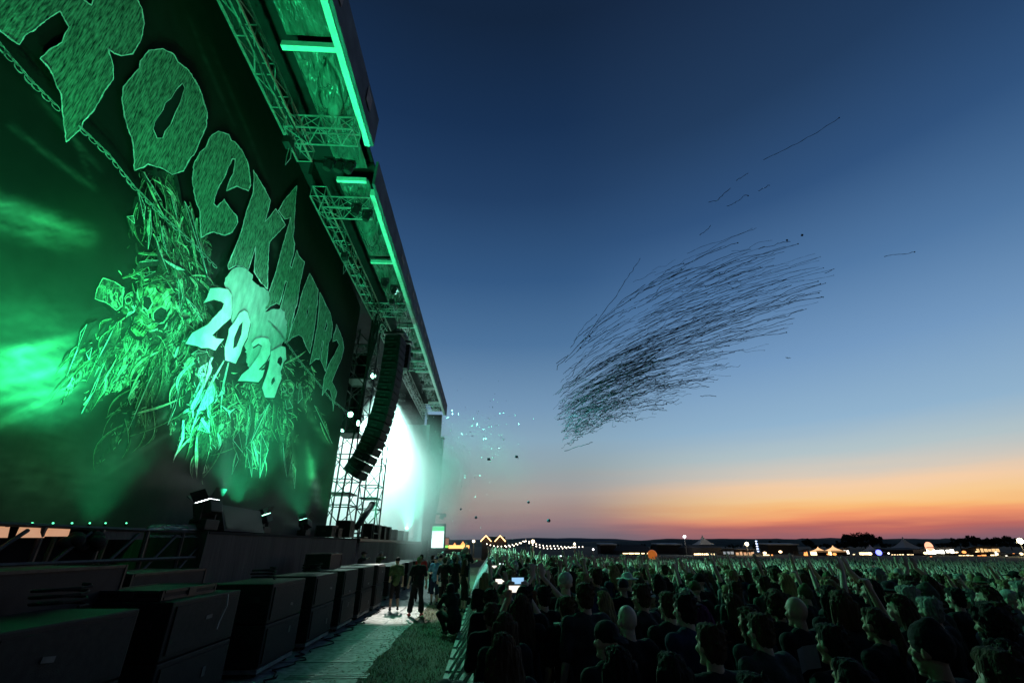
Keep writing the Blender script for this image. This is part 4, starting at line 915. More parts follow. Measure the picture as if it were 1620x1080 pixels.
# things hung under the roof: hoists with chains, cable swags and wash lamps on the cross trusses
for i, (x, y) in enumerate([(TX, 6.2), (TX, 11.4), (TX, 18.0), (-5.6, 22.3), (-5.7, 30.0), (-5.7, 36.0)]):
    t = thing('chain_hoist', 'small dark chain hoist hanging from the roof truss', 'hoist', (x, y, 14.6), 0, 'chain hoists under the roof')
    mb = MB(); mb.box((0, 0, 0), (.26, .34, .30), None, .04); mb.build('motor', M['speaker'], t)
    mb = MB(); mb.tube([(0, 0, .1), (0, 0, .75)], .018, 6); mb.tube([(.1, .1, -.12), (.14, .12, -.6), (.05, .1, -.9), (0, .12, -.5), (.02, .1, -.12)], .014, 5); mb.build('chain', M['steel'], t)
for i, (px, py) in enumerate([(563, 205), (548, 200), (532, 197), (583, 318), (565, 314), (636, 480), (620, 478), (604, 474)]):
    p = onX(px, py+8, -5.2-.35*(i % 3)); lamp_head('stage_light', 'dark unlit wash lamp clamped under a cross truss of the roof', (p.x, p.y, 14.45), (p.x-2, p.y, 5), M['grille'], 'unlit wash lamps under the roof', .9)
for i, (y0, y1) in enumerate([(2, 6), (6, 11.6), (16, 21), (21, 27), (27, 34), (34, 42)]):
    pts = [(TX+.32, y0+(y1-y0)*k/10, 15.0-.9*(1-(2*k/10-1)**2)*.45+.03*math.sin(k*2)) for k in range(11)]
    mb = MB(); mb.tube(pts, .035, 6); mb.tube([(a+.05, b, c-.07) for a, b, c in pts], .022, 5); o = mb.build('cable_swag', M['black']); tag(o, 'black cable swag sagging along the long roof truss', 'cable', 'cable swags along the roof truss')
# cables, tape and clutter on the subwoofers and the path
cr3 = random.Random(31)
for i in range(7):
    y = 6+i*2.1; pts = []; x = -3.95+.05*cr3.random()
    for k in range(14): pts.append((x+.10*math.sin(k*.8+i)+.02*k*cr3.uniform(-1, 1), y+k*.17, .014))
    mb = MB(); mb.tube(pts, .013, 5); o = mb.build('floor_cable', M['black']); tag(o, 'black cable lying at the foot of the subwoofer stacks', 'cable', 'cables along the subwoofer stacks')
for i, (y, z) in enumerate([(3.6, 1.58), (5.8, 1.60), (10.7, 1.57), (13.5, 1.57)]):
    mb = MB(); pts = [(-4.6+.22*math.cos(a*.62)*(1+.1*math.sin(a*1.7)), y+.26*math.sin(a*.62), z+.006*a) for a in range(34)]; mb.tube(pts, .016, 5); o = mb.build('cable_coil', M['black']); tag(o, f'coiled black cable left on top of the {["nearest", "second", "fourth", "fifth"][i]} subwoofer stack', 'cable')
mgaf = mat('tape', (.10, .10, .095), .6, var=.3)
for i, (y, L) in enumerate(ylist):
    mb = MB(); mb.box((-4.072, y+cr3.uniform(-.4, .4), cr3.uniform(.9, 1.3)), (.006, cr3.uniform(.12, .22), .05), Matrix.Rotation(cr3.uniform(-.2, .2), 3, 'X')); mb.box((-4.072, y+cr3.uniform(-.5, .5), cr3.uniform(.4, .7)), (.006, .09, .12)); o = mb.build('tape_label', mgaf); tag(o, f'strips of pale tape stuck on the {names[i]} subwoofer stack', 'tape')
# ================================================================== PEOPLE
def evaluated(mb, voxel, smooth_it=2, mats=(), noise_amp=0.0, noise_s=(1, 1, 1), name='m', seed=0):
    me = bpy.data.meshes.new('tmp'); me.from_pydata(mb.v, [], mb.f); me.update()
    o = bpy.data.objects.new('tmp', me); scene.collection.objects.link(o)
    md = o.modifiers.new('r', 'REMESH'); md.mode = 'VOXEL'; md.voxel_size = voxel
    if smooth_it: s_ = o.modifiers.new('s', 'SMOOTH'); s_.iterations = smooth_it; s_.factor = .5
    dg = bpy.context.evaluated_depsgraph_get(); out = bpy.data.meshes.new_from_object(o.evaluated_get(dg)); out.name = name
    bpy.data.objects.remove(o); bpy.data.meshes.remove(me)
    if noise_amp:
        for v in out.vertices:
            c = v.co; n_ = noise.noise(Vector((c.x*noise_s[0]+seed, c.y*noise_s[1], c.z*noise_s[2])))
            v.co = c + v.normal*n_*noise_amp
    out.materials.clear()
    for m in mats: out.materials.append(m)
    out.polygons.foreach_set('use_smooth', [True]*len(out.polygons)); out.update()
    return out
V = Vector
def pose_base():
    return dict(pelvis=V((0, 0, .95)), chest=V((0, 0, 1.32)), neck=V((0, -.01, 1.47)), head=V((0, .015, 1.655)),
        sh=[V((-.185, -.01, 1.435)), V((.185, -.01, 1.435))], el=[V((-.24, -.03, 1.15)), V((.24, -.03, 1.15))], wr=[V((-.25, .06, .90)), V((.25, .06, .90))],
        hd=[V((0, .25, -1)), V((0, .25, -1))], hip=[V((-.09, 0, .92)), V((.09, 0, .92))], kn=[V((-.11, .02, .50)), V((.11, .02, .50))],
        an=[V((-.12, -.02, .085)), V((.12, -.02, .085))], toe=[V((-.03, 1, 0)), V((.03, 1, 0))], curl=[.35, .35], horns=[0, 0])
def mk_pose(**k):
    p = pose_base()
    for a, b in k.items():
        if isinstance(b, dict):
            for i, v in b.items(): p[a][i] = V(v) if not isinstance(v, (int, float)) else v
        else: p[a] = V(b)
    return p
POSES = {
 'down': mk_pose(),
 'cross': mk_pose(el={0: (-.23, .03, 1.16), 1: (.23, .03, 1.16)}, wr={0: (.02, .24, 1.17), 1: (-.02, .25, 1.13)}, hd={0: (1, .1, 0), 1: (-1, .1, 0)}),
 'fist': mk_pose(el={1: (.30, .10, 1.62)}, wr={1: (.27, .16, 1.88)}, hd={1: (-.1, .1, 1)}, curl={1: 1.0}),
 'horns': mk_pose(el={0: (-.33, .12, 1.60)}, wr={0: (-.28, .24, 1.84)}, hd={0: (.05, .2, 1)}, horns={0: 1}, curl={0: 1.0}),
 'both': mk_pose(el={0: (-.36, .06, 1.63), 1: (.36, .06, 1.63)}, wr={0: (-.38, .12, 1.90), 1: (.38, .12, 1.90)}, hd={0: (-.15, .1, 1), 1: (.15, .1, 1)}, curl={0: .15, 1: .15}),
 'clap': mk_pose(el={0: (-.29, .14, 1.62), 1: (.29, .14, 1.62)}, wr={0: (-.07, .22, 1.86), 1: (.07, .22, 1.86)}, hd={0: (.1, .05, 1), 1: (-.1, .05, 1)}, curl={0: .1, 1: .1}),
 'phone': mk_pose(el={0: (-.24, .26, 1.42), 1: (.24, .26, 1.42)}, wr={0: (-.08, .40, 1.70), 1: (.08, .40, 1.70)}, hd={0: (.1, .15, 1), 1: (-.1, .15, 1)}, curl={0: .9, 1: .9}),
}
def hand_parts(mb, wr, hd, side, curl, horns):
    d = hd.normalized(); ref = V((0, 0, 1)) if abs(d.z) < .8 else V((0, 1, 0))
    s_ = d.cross(ref).normalized(); n_ = s_.cross(d).normalized()   # s_ across the palm, n_ palm normal
    pc = wr+d*.05
    mb.cap(wr+d*.02-s_*.016, wr+d*.085-s_*.026, .019, .015, 8); mb.cap(wr+d*.02+s_*.016, wr+d*.085+s_*.026, .019, .015, 8); mb.cap(wr, wr+d*.085, .022, .017, 8)
    for i, (o_, L) in enumerate(((-.030, .062), (-.010, .076), (.010, .080), (.030, .070))):
        c = curl if not (horns and i in (0, 3)) else 0.0
        a = wr+d*.085+s_*o_; d1 = (d*math.cos(c*1.1)+n_*math.sin(c*1.1)+s_*o_*3).normalized(); b = a+d1*L*.5
        d2 = (d*math.cos(c*2.4)+n_*math.sin(c*2.4)).normalized(); e = b+d2*L*.5
        mb.cap(a, b, .0105, .0095, 6); mb.cap(b, e, .0095, .008, 6)
    t0 = wr+d*.03+s_*.03*side; t1 = t0+(d*.7+s_*side*.8+n_*.35).normalized()*.04; t2 = t1+(d*.9+n_*(.3+.6*curl)+s_*side*.1).normalized()*.035
    mb.cap(t0, t1, .013, .011, 6); mb.cap(t1, t2, .011, .009, 6)
def head_parts(mb, h):
    mb.ell(h+V((0, -.012, .025)), (.075, .094, .098), 20, 14); mb.ell(h+V((0, .022, -.045)), (.058, .066, .075), 16, 12)
    mb.cap(h+V((-.03, .055, -.10)), h+V((.03, .055, -.10)), .021, .021, 8); mb.ell(h+V((0, .070, -.102)), (.022, .018, .018), 10, 8)
    mb.cap(h+V((0, .082, .012)), h+V((0, .104, -.028)), .009, .014, 8)
    mb.cap(h+V((-.045, .070, .032)), h+V((.045, .070, .032)), .012, .012, 8)
    mb.cap(h+V((-.02, .078, -.062)), h+V((.02, .078, -.062)), .011, .011, 8)
    for s_ in (-1, 1): mb.ell(h+V((s_*.078, -.005, -.01)), (.012, .022, .034), 10, 8); mb.ell(h+V((s_*.045, .058, -.025)), (.024, .024, .024), 10, 8)
def limb(mb, J, grow=0.0, arms=(1, 1), legs=(1, 1)):
    pass
def torso(mb, P, g):
    pe, ch, ne = P['pelvis'], P['chest'], P['neck']; ax = (ch-pe)
    rot = ax.to_track_quat('Z', 'Y').to_matrix() if ax.length > .01 else None
    rotv = V((0, 0, 1)).rotation_difference(ax.normalized()).to_matrix()
    mb.ell(pe, (.165+g, .115+g, .13+g), 18, 12, rotv); mb.ell(pe+ax*.45, (.145+g, .105+g, .17+g), 18, 12, rotv); mb.ell(ch, (.172+g, .118+g, .17+g), 18, 12, rotv)
    mb.cap(P['sh'][0], P['sh'][1], .062+g, .062+g, 12); mb.cap(P['sh'][0]+V((.1, 0, .03)), ne, .045+g, .05+g, 10); mb.cap(P['sh'][1]+V((-.1, 0, .03)), ne, .045+g, .05+g, 10)
def make_figure(name, P, voxel=.0105, sleeve=.85, trouser='long', shoe=None, coat=0.0, seed=0, hoodie=False):
    shoe = shoe or M['shoe']
    b = MB(); torso(b, P, 0); b.cap(P['neck']-V((0, 0, .05)), P['head']+V((0, -.015, -.06)), .056, .052, 12); head_parts(b, P['head'])
    for i in (0, 1):
        s_ = (-1, 1)[i]
        b.cap(P['sh'][i], P['el'][i], .050, .038, 12); b.cap(P['el'][i], P['wr'][i], .039, .027, 12); hand_parts(b, P['wr'][i], P['hd'][i], -s_, P['curl'][i], P['horns'][i])
        b.cap(P['hip'][i], P['kn'][i], .088, .056, 12); b.cap(P['kn'][i], P['kn'][i].lerp(P['an'][i], .35), .055, .056, 12); b.cap(P['kn'][i].lerp(P['an'][i], .3), P['an'][i], .057, .036, 12)
        t = P['toe'][i].normalized(); a = P['an'][i]; low = V((a.x, a.y, a.z-.045))
        b.cap(low-t*.045, low+t*.10, .040, .038, 10); b.cap(low+t*.08, low+t*.155-V((0, 0, .008)), .036, .028, 10)
    body = evaluated(b, voxel, 2, (M['skin'], shoe, M['eye'], M['lip']), name=name+'_body')
    H_ = P['head']; anz = [a for a in P['an']]
    for f in body.polygons:
        c = f.center
        for i in (0, 1):
            if (c-anz[i]).length < .21 and c.z < anz[i].z+.035: f.material_index = 1
            if (c-(H_+V(((-1, 1)[i]*.032, .088, .006)))).length < .0155: f.material_index = 2
        if (c-(H_+V((0, .092, -.062)))).length < .024 and abs(c.z-H_.z+.062) < .010: f.material_index = 3
    s = MB(); torso(s, P, .020); pe = P['pelvis']
    ax = (P['chest']-pe).normalized(); rotv = V((0, 0, 1)).rotation_difference(ax).to_matrix()
    s.ell(pe+ax*.0, (.182, .138, .13+coat), 18, 12, rotv)
    if coat > 0: s.ell(pe-V((0, 0, .12)), (.20, .17, .20+coat*.5), 18, 12)
    for i in (0, 1):
        e = P['sh'][i].lerp(P['el'][i], min(1, sleeve)); s.cap(P['sh'][i], e, .070, .060 if sleeve < 1 else .056, 12)
        if sleeve > 1: s.cap(P['el'][i], P['el'][i].lerp(P['wr'][i], .93), .056, .042, 12)
    if hoodie: s.ell(P['head']+V((0, -.05, .0)), (.115, .115, .145), 16, 12); s.ell(P['neck']+V((0, -.05, .02)), (.12, .10, .09), 14, 10)
    shirt = evaluated(s, .016, 2, (M['cloth'],), .022, (9, 9, 6), name+'_shirt', seed)
    q = MB(); q.ell(pe, (.176, .130, .125), 18, 12)
    for i in (0, 1):
        q.cap(P['hip'][i], P['kn'][i], .100, .078, 12)
        if trouser == 'long': q.cap(P['kn'][i], P['kn'][i].lerp(P['an'][i], .92), .076, .062, 12)
        elif trouser == 'flare': q.cap(P['kn'][i], P['kn'][i].lerp(P['an'][i], .78), .082, .098, 12)
        else: q.cap(P['kn'][i], P['kn'][i].lerp(P['an'][i], .12), .086, .092, 12)
    tr_ = evaluated(q, .016, 2, (M['cloth'],), .020, (11, 11, 7), name+'_trousers', seed+3)
    return dict(body=body, shirt=shirt, trousers=tr_, pose=P)
# ---- hair and headgear for the standard head position (0, .015, 1.655)
H0 = V((0, .015, 1.655))
def hair_mesh(kind, seed=0, h=None):
    h = h or H0; b = MB(); amp = .011; ns = (45, 45, 9); vox = .009
    if kind in ('short', 'long', 'tail', 'curly', 'bob'):
        b.ell(h+V((0, -.022, .032)), (.082, .093, .101), 18, 12); b.ell(h+V((0, -.045, -.02)), (.077, .064, .080), 16, 10)
        b.ell(h+V((0, .035, .085)), (.060, .055, .042), 12, 8)
    if kind == 'long':
        for i in range(13):
            t = -1+2*i/12; x = t*.088; yb = -.035-.065*math.sqrt(max(0, 1-t*t)); L = .34+.08*math.sin(i*2.3+seed)
            b.cap(h+V((x, yb+.01, .02)), h+V((x*1.25, yb-.015, -.12)), .030, .032, 8); b.cap(h+V((x*1.25, yb-.015, -.12)), h+V((x*1.35, yb-.055, -L)), .034, .018, 8)
        amp = .016; ns = (55, 55, 5)
    if kind == 'bob':
        for i in range(11):
            t = -1+2*i/10; x = t*.092; yb = -.03-.065*math.sqrt(max(0, 1-t*t)); b.cap(h+V((x, yb, .02)), h+V((x*1.15, yb, -.15)), .034, .030, 8)
        amp = .014
    if kind == 'tail':
        b.ell(h+V((0, -.125, .03)), (.03, .03, .03), 10, 8); b.cap(h+V((0, -.14, .02)), h+V((.01, -.16, -.12)), .034, .038, 8); b.cap(h+V((.01, -.16, -.12)), h+V((.0, -.13, -.27)), .036, .014, 8)
    if kind == 'curly':
        rr = random.Random(seed)
        for i in range(90):
            v = V((rr.gauss(0, 1), rr.gauss(-.35, 1), rr.gauss(.35, .9))).normalized()
            if v.y > .55 and v.z < .45: continue
            b.ell(h+V((0, -.02, .02))+V((v.x*.105, v.y*.115, v.z*.115)), (.030, .030, .030), 8, 6)
        amp = .018; ns = (40, 40, 40)
    if kind == 'beard_short':
        b.ell(h+V((0, -.024, .034)), (.083, .094, .103), 18, 12)
    if kind == 'cap':
        b.ell(h+V((0, -.014, .050)), (.090, .106, .088), 18, 12); b.cap(h+V((-.045, .09, .055)), h+V((.045, .09, .055)), .020, .020, 8); b.ell(h+V((0, .135, .052)), (.066, .072, .010), 16, 6, Matrix.Rotation(R(-10), 3, 'X')); amp = .002
    if kind == 'backcap':
        b.ell(h+V((0, -.014, .050)), (.090, .106, .088), 18, 12); b.ell(h+V((0, -.150, .030)), (.066, .072, .012), 16, 6, Matrix.Rotation(R(22), 3, 'X')); amp = .002
    if kind == 'hat':
        b.ell(h+V((0, -.01, .075)), (.092, .108, .085), 18, 12); b.ell(h+V((0, -.01, .055)), (.19, .21, .014), 24, 6); amp = .004; ns = (8, 8, 8)
    if kind == 'beanie':
        b.ell(h+V((0, -.02, .045)), (.092, .108, .108), 18, 12); b.ell(h+V((0, -.04, .125)), (.05, .05, .05), 12, 8); amp = .004; ns = (20, 20, 60)
    if kind in ('short', 'long', 'tail', 'bob'):
        rr = random.Random(seed+50)
        for i in range(46):
            v = V((rr.gauss(0, 1), rr.gauss(-.5, .9), rr.gauss(.5, .8))).normalized()
            if v.y > .45: continue
            p_ = h+V((0, -.022, .03))+V((v.x*.084, v.y*.094, v.z*.100)); d_ = V((v.x*.4+rr.gauss(0, .3), -.2+rr.gauss(0, .3), -.6 if kind != 'short' else rr.gauss(0, .4))).normalized()
            b.cap(p_-V((v.x,v.y,v.z))*.012, p_+d_*.045-V((v.x,v.y,v.z))*.008, .011, .005, 6)
    m = M['hair'] if kind in ('short', 'long', 'tail', 'curly', 'bob') else M['cloth']
    return evaluated(b, vox, 1, (m,), amp, ns, kind, seed)
HAIR = {k: hair_mesh(k, i*3) for i, k in enumerate(('short', 'long', 'tail', 'curly', 'bob', 'cap', 'backcap', 'hat', 'beanie'))}
FIG = {k: make_figure(k, p, seed=i*5) for i, (k, p) in enumerate(POSES.items())}
SKIN = [(.50, .32, .24), (.56, .38, .30), (.42, .27, .19), (.60, .42, .34)]
for k_ in ('skin',):
    nt = M['skin'].node_tree; oi = nt.nodes.new('ShaderNodeObjectInfo')
    for n_ in nt.nodes:
        if n_.type == 'MIX': nt.links.new(oi.outputs['Color'], n_.inputs[6])
HAIRC = {'dark': (.020, .014, .010), 'brown': (.075, .042, .022), 'blond': (.30, .20, .10), 'grey': (.28, .27, .25), 'red': (.17, .05, .02), 'purple': (.10, .015, .08)}
CLOTHC = {'black': (.012, .012, .013), 'dark grey': (.045, .045, .048), 'dark blue': (.02, .03, .07), 'grey': (.16, .16, .16), 'dark green': (.03, .05, .03), 'white': (.62, .62, .60), 'dark red': (.12, .02, .02), 'pale': (.40, .42, .40)}
def person(fig, loc, rz, label, hair='short', hairc='brown', shirt='black', trousers='black', skin=None, scale=1.0, group=None, lean=0.0, hatc=None, trc=None, shc=None, cat='person', hairmesh=None):
    t = thing('person', label, cat, loc, rz, group); t.scale = (scale,)*3; t.rotation_euler = (lean, 0, rz)
    F_ = FIG[fig] if isinstance(fig, str) else fig
    def ch(nm, me, col):
        o = bpy.data.objects.new(nm, me); scene.collection.objects.link(o); o.parent = t; o.color = (*col, 1); return o
    ch('body', F_['body'], skin or rnd.choice(SKIN))
    ch('shirt', F_['shirt'], shc or CLOTHC[shirt]); ch('trousers', F_['trousers'], trc or CLOTHC[trousers])
    if hair and hair != 'bald':
        nm = {'cap': 'cap', 'backcap': 'cap', 'hat': 'hat', 'beanie': 'beanie'}.get(hair, 'hair')
        ho = ch(nm, hairmesh or HAIR[hair], HAIRC[hairc] if nm == 'hair' else (hatc or CLOTHC['black']))
        off = F_['pose']['head']-H0; ho.location = off
    return t
def face(x, y, tx=-8, ty=40): return math.atan2(-(tx-x), (ty-y))
# ---------------- people in the pit
def figpose(name, **kw):
    mkw = {k: kw.pop(k) for k in list(kw) if k in ('sleeve', 'trouser', 'shoe', 'coat', 'seed', 'hoodie')}
    return make_figure(name, mk_pose(**kw), **mkw)
pit = 'people standing in the pit between stage and barrier'
def at(px, py, z=0): p = onZ(px, py, z); return (p.x, p.y, z)
f = figpose('stride', hip={0: (-.10, 0, .92), 1: (.10, 0, .92)}, kn={0: (-.16, .03, .50), 1: (.15, .05, .50)}, an={0: (-.20, -.02, .085), 1: (.18, .03, .085)},
            toe={0: (-.4, 1, 0), 1: (.4, 1, 0)}, el={0: (-.27, -.06, 1.15), 1: (.27, -.05, 1.15)}, wr={0: (-.31, .05, .92), 1: (.29, .06, .91)}, trouser='flare', shoe=M['redshoe'], sleeve=.8)
person(f, at(657, 974), R(8), 'person in black T-shirt and wide cropped trousers with red shoes standing on the path', 'short', 'blond', 'black', 'black', scale=1.03, group=pit)
f = figpose('walk', kn={0: (-.10, .16, .52), 1: (.10, -.02, .50)}, an={0: (-.10, .16, .085), 1: (.11, -.22, .13)}, wr={0: (-.20, .20, 1.05), 1: (.26, .0, .90)}, trouser='short')
person(f, at(622, 966), R(20), 'person in green T-shirt and black shorts beside the subwoofers', 'cap', 'dark', 'dark green', 'black', hatc=(.01,.01,.01), group=pit, shc=(.07, .12, .045))
f = figpose('shorts', el={0: (-.27, -.02, 1.16), 1: (.26, .04, 1.17)}, wr={0: (-.33, .10, .96), 1: (.12, .26, 1.13)}, hd={1: (-.6, .6, .2)}, trouser='short')
person(f, at(686, 956), R(165), 'person in pale blue shirt, shorts and dark cap facing the camera', 'cap', 'dark', 'dark blue', 'dark blue', hatc=(.02, .03, .06), shc=(.10, .30, .50), group=pit)
person(f, at(700, 964), R(-20), 'person in black T-shirt and shorts with a white tag at the hip', 'short', 'brown', 'black', 'black', group=pit)
p = at(700, 964); mb = MB(); mb.box((0, 0, 0), (.10, .012, .15), None, .004); mb.tube([(0, 0, .075), (.0, .0, .16)], .006, 5)
o = mb.build('tag', M['edge']); o.location = (p[0]-.14, p[1]-.17, .86); tag(o, 'white laminated tag at the hip of the person in black shorts', 'tag')
f2 = figpose('jeans', sleeve=.8)
person(f2, at(716, 958), R(-10), 'person in dark top and dark trousers at the end of the grass strip', 'tail', 'dark', 'black', 'black', group=pit)
f3 = figpose('guard', el={0: (-.30, .10, 1.60), 1: (.27, .06, 1.2)}, wr={0: (-.20, .22, 1.80), 1: (.26, .30, 1.22)}, hd={0: (.3, .2, 1), 1: (0, 1, .2)}, kn={0: (-.13, .05, .50), 1: (.13, .0, .50)})
pg = onZ(741, 940, .25)
person(f3, (pg.x-.1, 21.0, .30), R(-30), 'person in black shirt and light jeans standing raised at the barrier above the crowd', 'short', 'grey', 'black', 'grey', scale=1.03, group=pit, trc=(.35, .34, .30))
mb = MB(); mb.box((0, 0, .15), (.9, .7, .28)); o = mb.build('step_box', M['speaker']); o.location = (pg.x-.1, 21.0, 0); tag(o, 'black step box at the barrier carrying the raised person in light jeans', 'box')
# crouching figure
cr = mk_pose(pelvis=(0, -.05, .34), chest=(0, .12, .68), neck=(0, .20, .80), head=(0, .26, .95), sh={0: (-.18, .18, .78), 1: (.18, .18, .78)}, el={0: (-.24, .34, .58), 1: (.24, .34, .58)},
             wr={0: (-.08, .48, .56), 1: (.08, .48, .56)}, hd={0: (.4, 1, 0), 1: (-.4, 1, 0)}, hip={0: (-.11, -.02, .32), 1: (.11, -.02, .32)}, kn={0: (-.20, .36, .42), 1: (.20, .36, .42)}, an={0: (-.16, .08, .09), 1: (.16, .08, .09)})
FC = make_figure('crouch', cr, sleeve=1.2, coat=.02, seed=4, hoodie=True)
pc = at(716, 1003); person(FC, pc, R(35), 'person crouching in a dark hooded jacket on the grass beside the barrier', 'short', 'blond', 'black', 'black', scale=1.12, group=pit)
person(figpose('kneel', sleeve=.8, trouser='short'), at(733, 968), R(-60), 'person in dark clothes standing close to the barrier behind the crouching one', 'long', 'brown', 'black', 'black', group=pit, scale=.98)
# stagehands leaning on the subwoofers
fl = mk_pose(chest=(0, .10, 1.30), neck=(0, .15, 1.44), head=(0, .20, 1.60), sh={0: (-.185, .12, 1.40), 1: (.185, .12, 1.40)}, el={0: (-.26, .28, 1.42), 1: (.26, .28, 1.42)}, wr={0: (.0, .44, 1.43), 1: (-.02, .46, 1.46)}, hd={0: (1, .1, 0), 1: (-1, .1, 0)})
FL = make_figure('lean', fl, sleeve=.8, seed=9)
q = onX(574, 882, -5.45); person(FL, (-5.75, q.y+.5, .22), R(-70), 'stagehand in dark shirt and brown cap leaning on the subwoofers, nearer of the two', 'cap', 'dark', 'dark grey', 'black', hatc=(.10, .05, .04), group='stagehands leaning on the subwoofers')
q = onX(602, 880, -5.35); person(FL, (-5.6, q.y+.4, .18), R(-55), 'stagehand in olive shirt and pale cap leaning on the subwoofers, farther of the two', 'backcap', 'dark', 'dark green', 'black', hatc=(.35, .32, .28), shc=(.13, .15, .06), group='stagehands leaning on the subwoofers')
mb = MB(); mb.box((-5.75, 18.95, .11), (.8, 5.2, .2)); o = mb.build('low_riser', M['darksteel']); tag(o, 'low dark riser behind the subwoofer stacks under the stagehands', 'riser')
# small crowd of photographers farther along the pit
pr = random.Random(11)
lab = ['red-shirted', 'white-shirted', 'pale blue-shirted', 'black-shirted', 'grey-shirted', 'black-clad', 'green-shirted', 'dark-jacketed', 'white-capped', 'grey-haired', 'long-haired', 'tall dark']
cc = [(.5, .03, .03), (.6, .6, .6), (.2, .35, .5), (.012,)*3, (.18,)*3, (.012,)*3, (.08, .2, .1), (.03,)*3, (.05, .06, .08), (.03,)*3, (.02,)*3, (.02,)*3]
for i in range(12):
    y = 22.5+i*1.15; x = -2.9+(i % 3)*.75+pr.uniform(-.2, .2)
    person(('down', 'phone', 'cross')[i % 3], (x, y, 0), R(pr.uniform(-60, 60)), f'{lab[i]} person far along the pit between stage and barrier', ('short', 'cap', 'long')[i % 3] if i != 8 else 'cap', ('dark', 'grey', 'blond', 'brown')[i % 4], shc=cc[i], trousers='black', scale=pr.uniform(.95, 1.03), group='people far along the pit', hatc=(.6,)*3 if i == 8 else None)
# ================================================================== CROWD
placed = []
cr_ = random.Random(99)
def free(x, y, d):
    return all((x-a)**2+(y-b)**2 > d*d for a, b in placed)
GC = 'concertgoers in the crowd facing the stage'
def crowd_at(px, py, h, label, fig='down', rz=None, **k):
    z = 0
    for _ in range(8): p = onZ(px, py, h+z); z = gz(p.x, p.y)
    x, y = p.x, p.y; placed.append((x, y))
    person(fig, (x, y, z), face(x, y)+(rz or 0), label, scale=h/1.785, group=GC, **k); return p
near = [
 (775, 930, 1.70, 'person in dark top leaning over the barrier beyond the filming pair', 'cross', dict(hair='short', hairc='dark')),
 (768, 905, 1.72, 'person with pale hair leaning over the barrier far along', 'cross', dict(hair='bob', hairc='blond')),
 (778, 952, 1.66, 'person in black with ponytail leaning on the barrier', 'cross', dict(hair='tail', hairc='brown')),
 (797, 1000, 1.68, 'person with long light-brown hair at the barrier, closest to the bottom edge', 'down', dict(hair='long', hairc='brown')),
 (799, 967, 1.66, 'person with brown bob just behind the long-haired one at the barrier', 'down', dict(hair='bob', hairc='brown')),
 (896, 941, 1.72, 'person with short brown hair carrying a small black backpack with pale straps', 'down', dict(hair='short', hairc='brown')),
 (924, 920, 1.86, 'tall broad person with short hair in a plain dark grey shirt', 'down', dict(hair='short', hairc='brown', shirt='dark grey')),
 (991, 955, 1.74, 'bald person with a pale glossy crown in a black shirt', 'down', dict(hair='bald', skin=(.62, .46, .38))),
 (977, 1021, 1.66, 'person with long dark straight hair at the bottom edge of the picture', 'down', dict(hair='long', hairc='dark')),
 (1106, 955, 1.66, 'person with long purple-streaked hair', 'down', dict(hair='long', hairc='purple')),
 (1199, 968, 1.74, 'person with short cropped hair in a patchwork vest', 'down', dict(hair='short', hairc='brown', shirt='dark grey')),
 (1256, 942, 1.78, 'shaven-headed person with round crown beside a curly-haired one', 'down', dict(hair='bald')),
 (1226, 937, 1.74, 'bearded curly-haired person left of the shaven-headed one', 'cross', dict(hair='curly', hairc='brown')),
 (1158, 938, 1.70, 'person with very long brown hair turned to the stage', 'down', dict(hair='long', hairc='brown')),
 (1084, 929, 1.72, 'person with grey bob under the orange balloon', 'down', dict(hair='bob', hairc='grey')),
 (1018, 925, 1.74, 'person in a pale cap turned backwards', 'down', dict(hair='backcap', hatc=(.45, .45, .42))),
 (992, 907, 1.76, 'person in a light brimmed hat with raised hand beside them', 'down', dict(hair='hat', hatc=(.5, .52, .5))),
 (1188, 1062, 1.60, 'short-haired person cut off by the bottom edge in front of the vest wearer', 'down', dict(hair='short', hairc='dark')),
 (1432, 925, 1.82, 'tall round-headed person with cropped hair, left of a pair', 'down', dict(hair='short', hairc='grey')),
 (1461, 926, 1.80, 'tall person in a beanie, right of the cropped one', 'down', dict(hair='beanie', hatc=(.06, .08, .06))),
 (1466, 943, 1.74, 'cropped-haired person in front of the beanie wearer', 'down', dict(hair='short', hairc='grey')),
 (1462, 1005, 1.66, 'person with green-lit face in profile near the bottom right', 'down', dict(hair='short', hairc='dark')),
 (1380, 960, 1.74, 'person with raised fist and bracelet near the right', 'fist', dict(hair='tail', hairc='brown')),
 (1310, 985, 1.72, 'person holding a pale folded paper', 'cross', dict(hair='short', hairc='dark')),
 (945, 884, 1.76, 'person with tall raised arms left of the hat wearer', 'both', dict(hair='long', hairc='dark')),
 (860, 925, 1.76, 'person with short dark hair and both hands up filming', 'clap', dict(hair='short', hairc='dark')),
 (1560, 960, 1.76, 'person with curly dark hair near the right edge', 'down', dict(hair='curly', hairc='dark')),
 (1585, 1010, 1.68, 'person with long dark hair in the bottom right corner', 'down', dict(hair='long', hairc='dark')),
 (1340, 1040, 1.64, 'person with dark ponytail at the bottom edge, right of the middle', 'down', dict(hair='tail', hairc='dark')),
 (1060, 1030, 1.64, 'person with dark bob at the bottom edge beside the long-haired one', 'down', dict(hair='bob', hairc='dark')),
]
for (px, py, h, lb, fg, k) in near: crowd_at(px, py, h, lb, fg, **k)
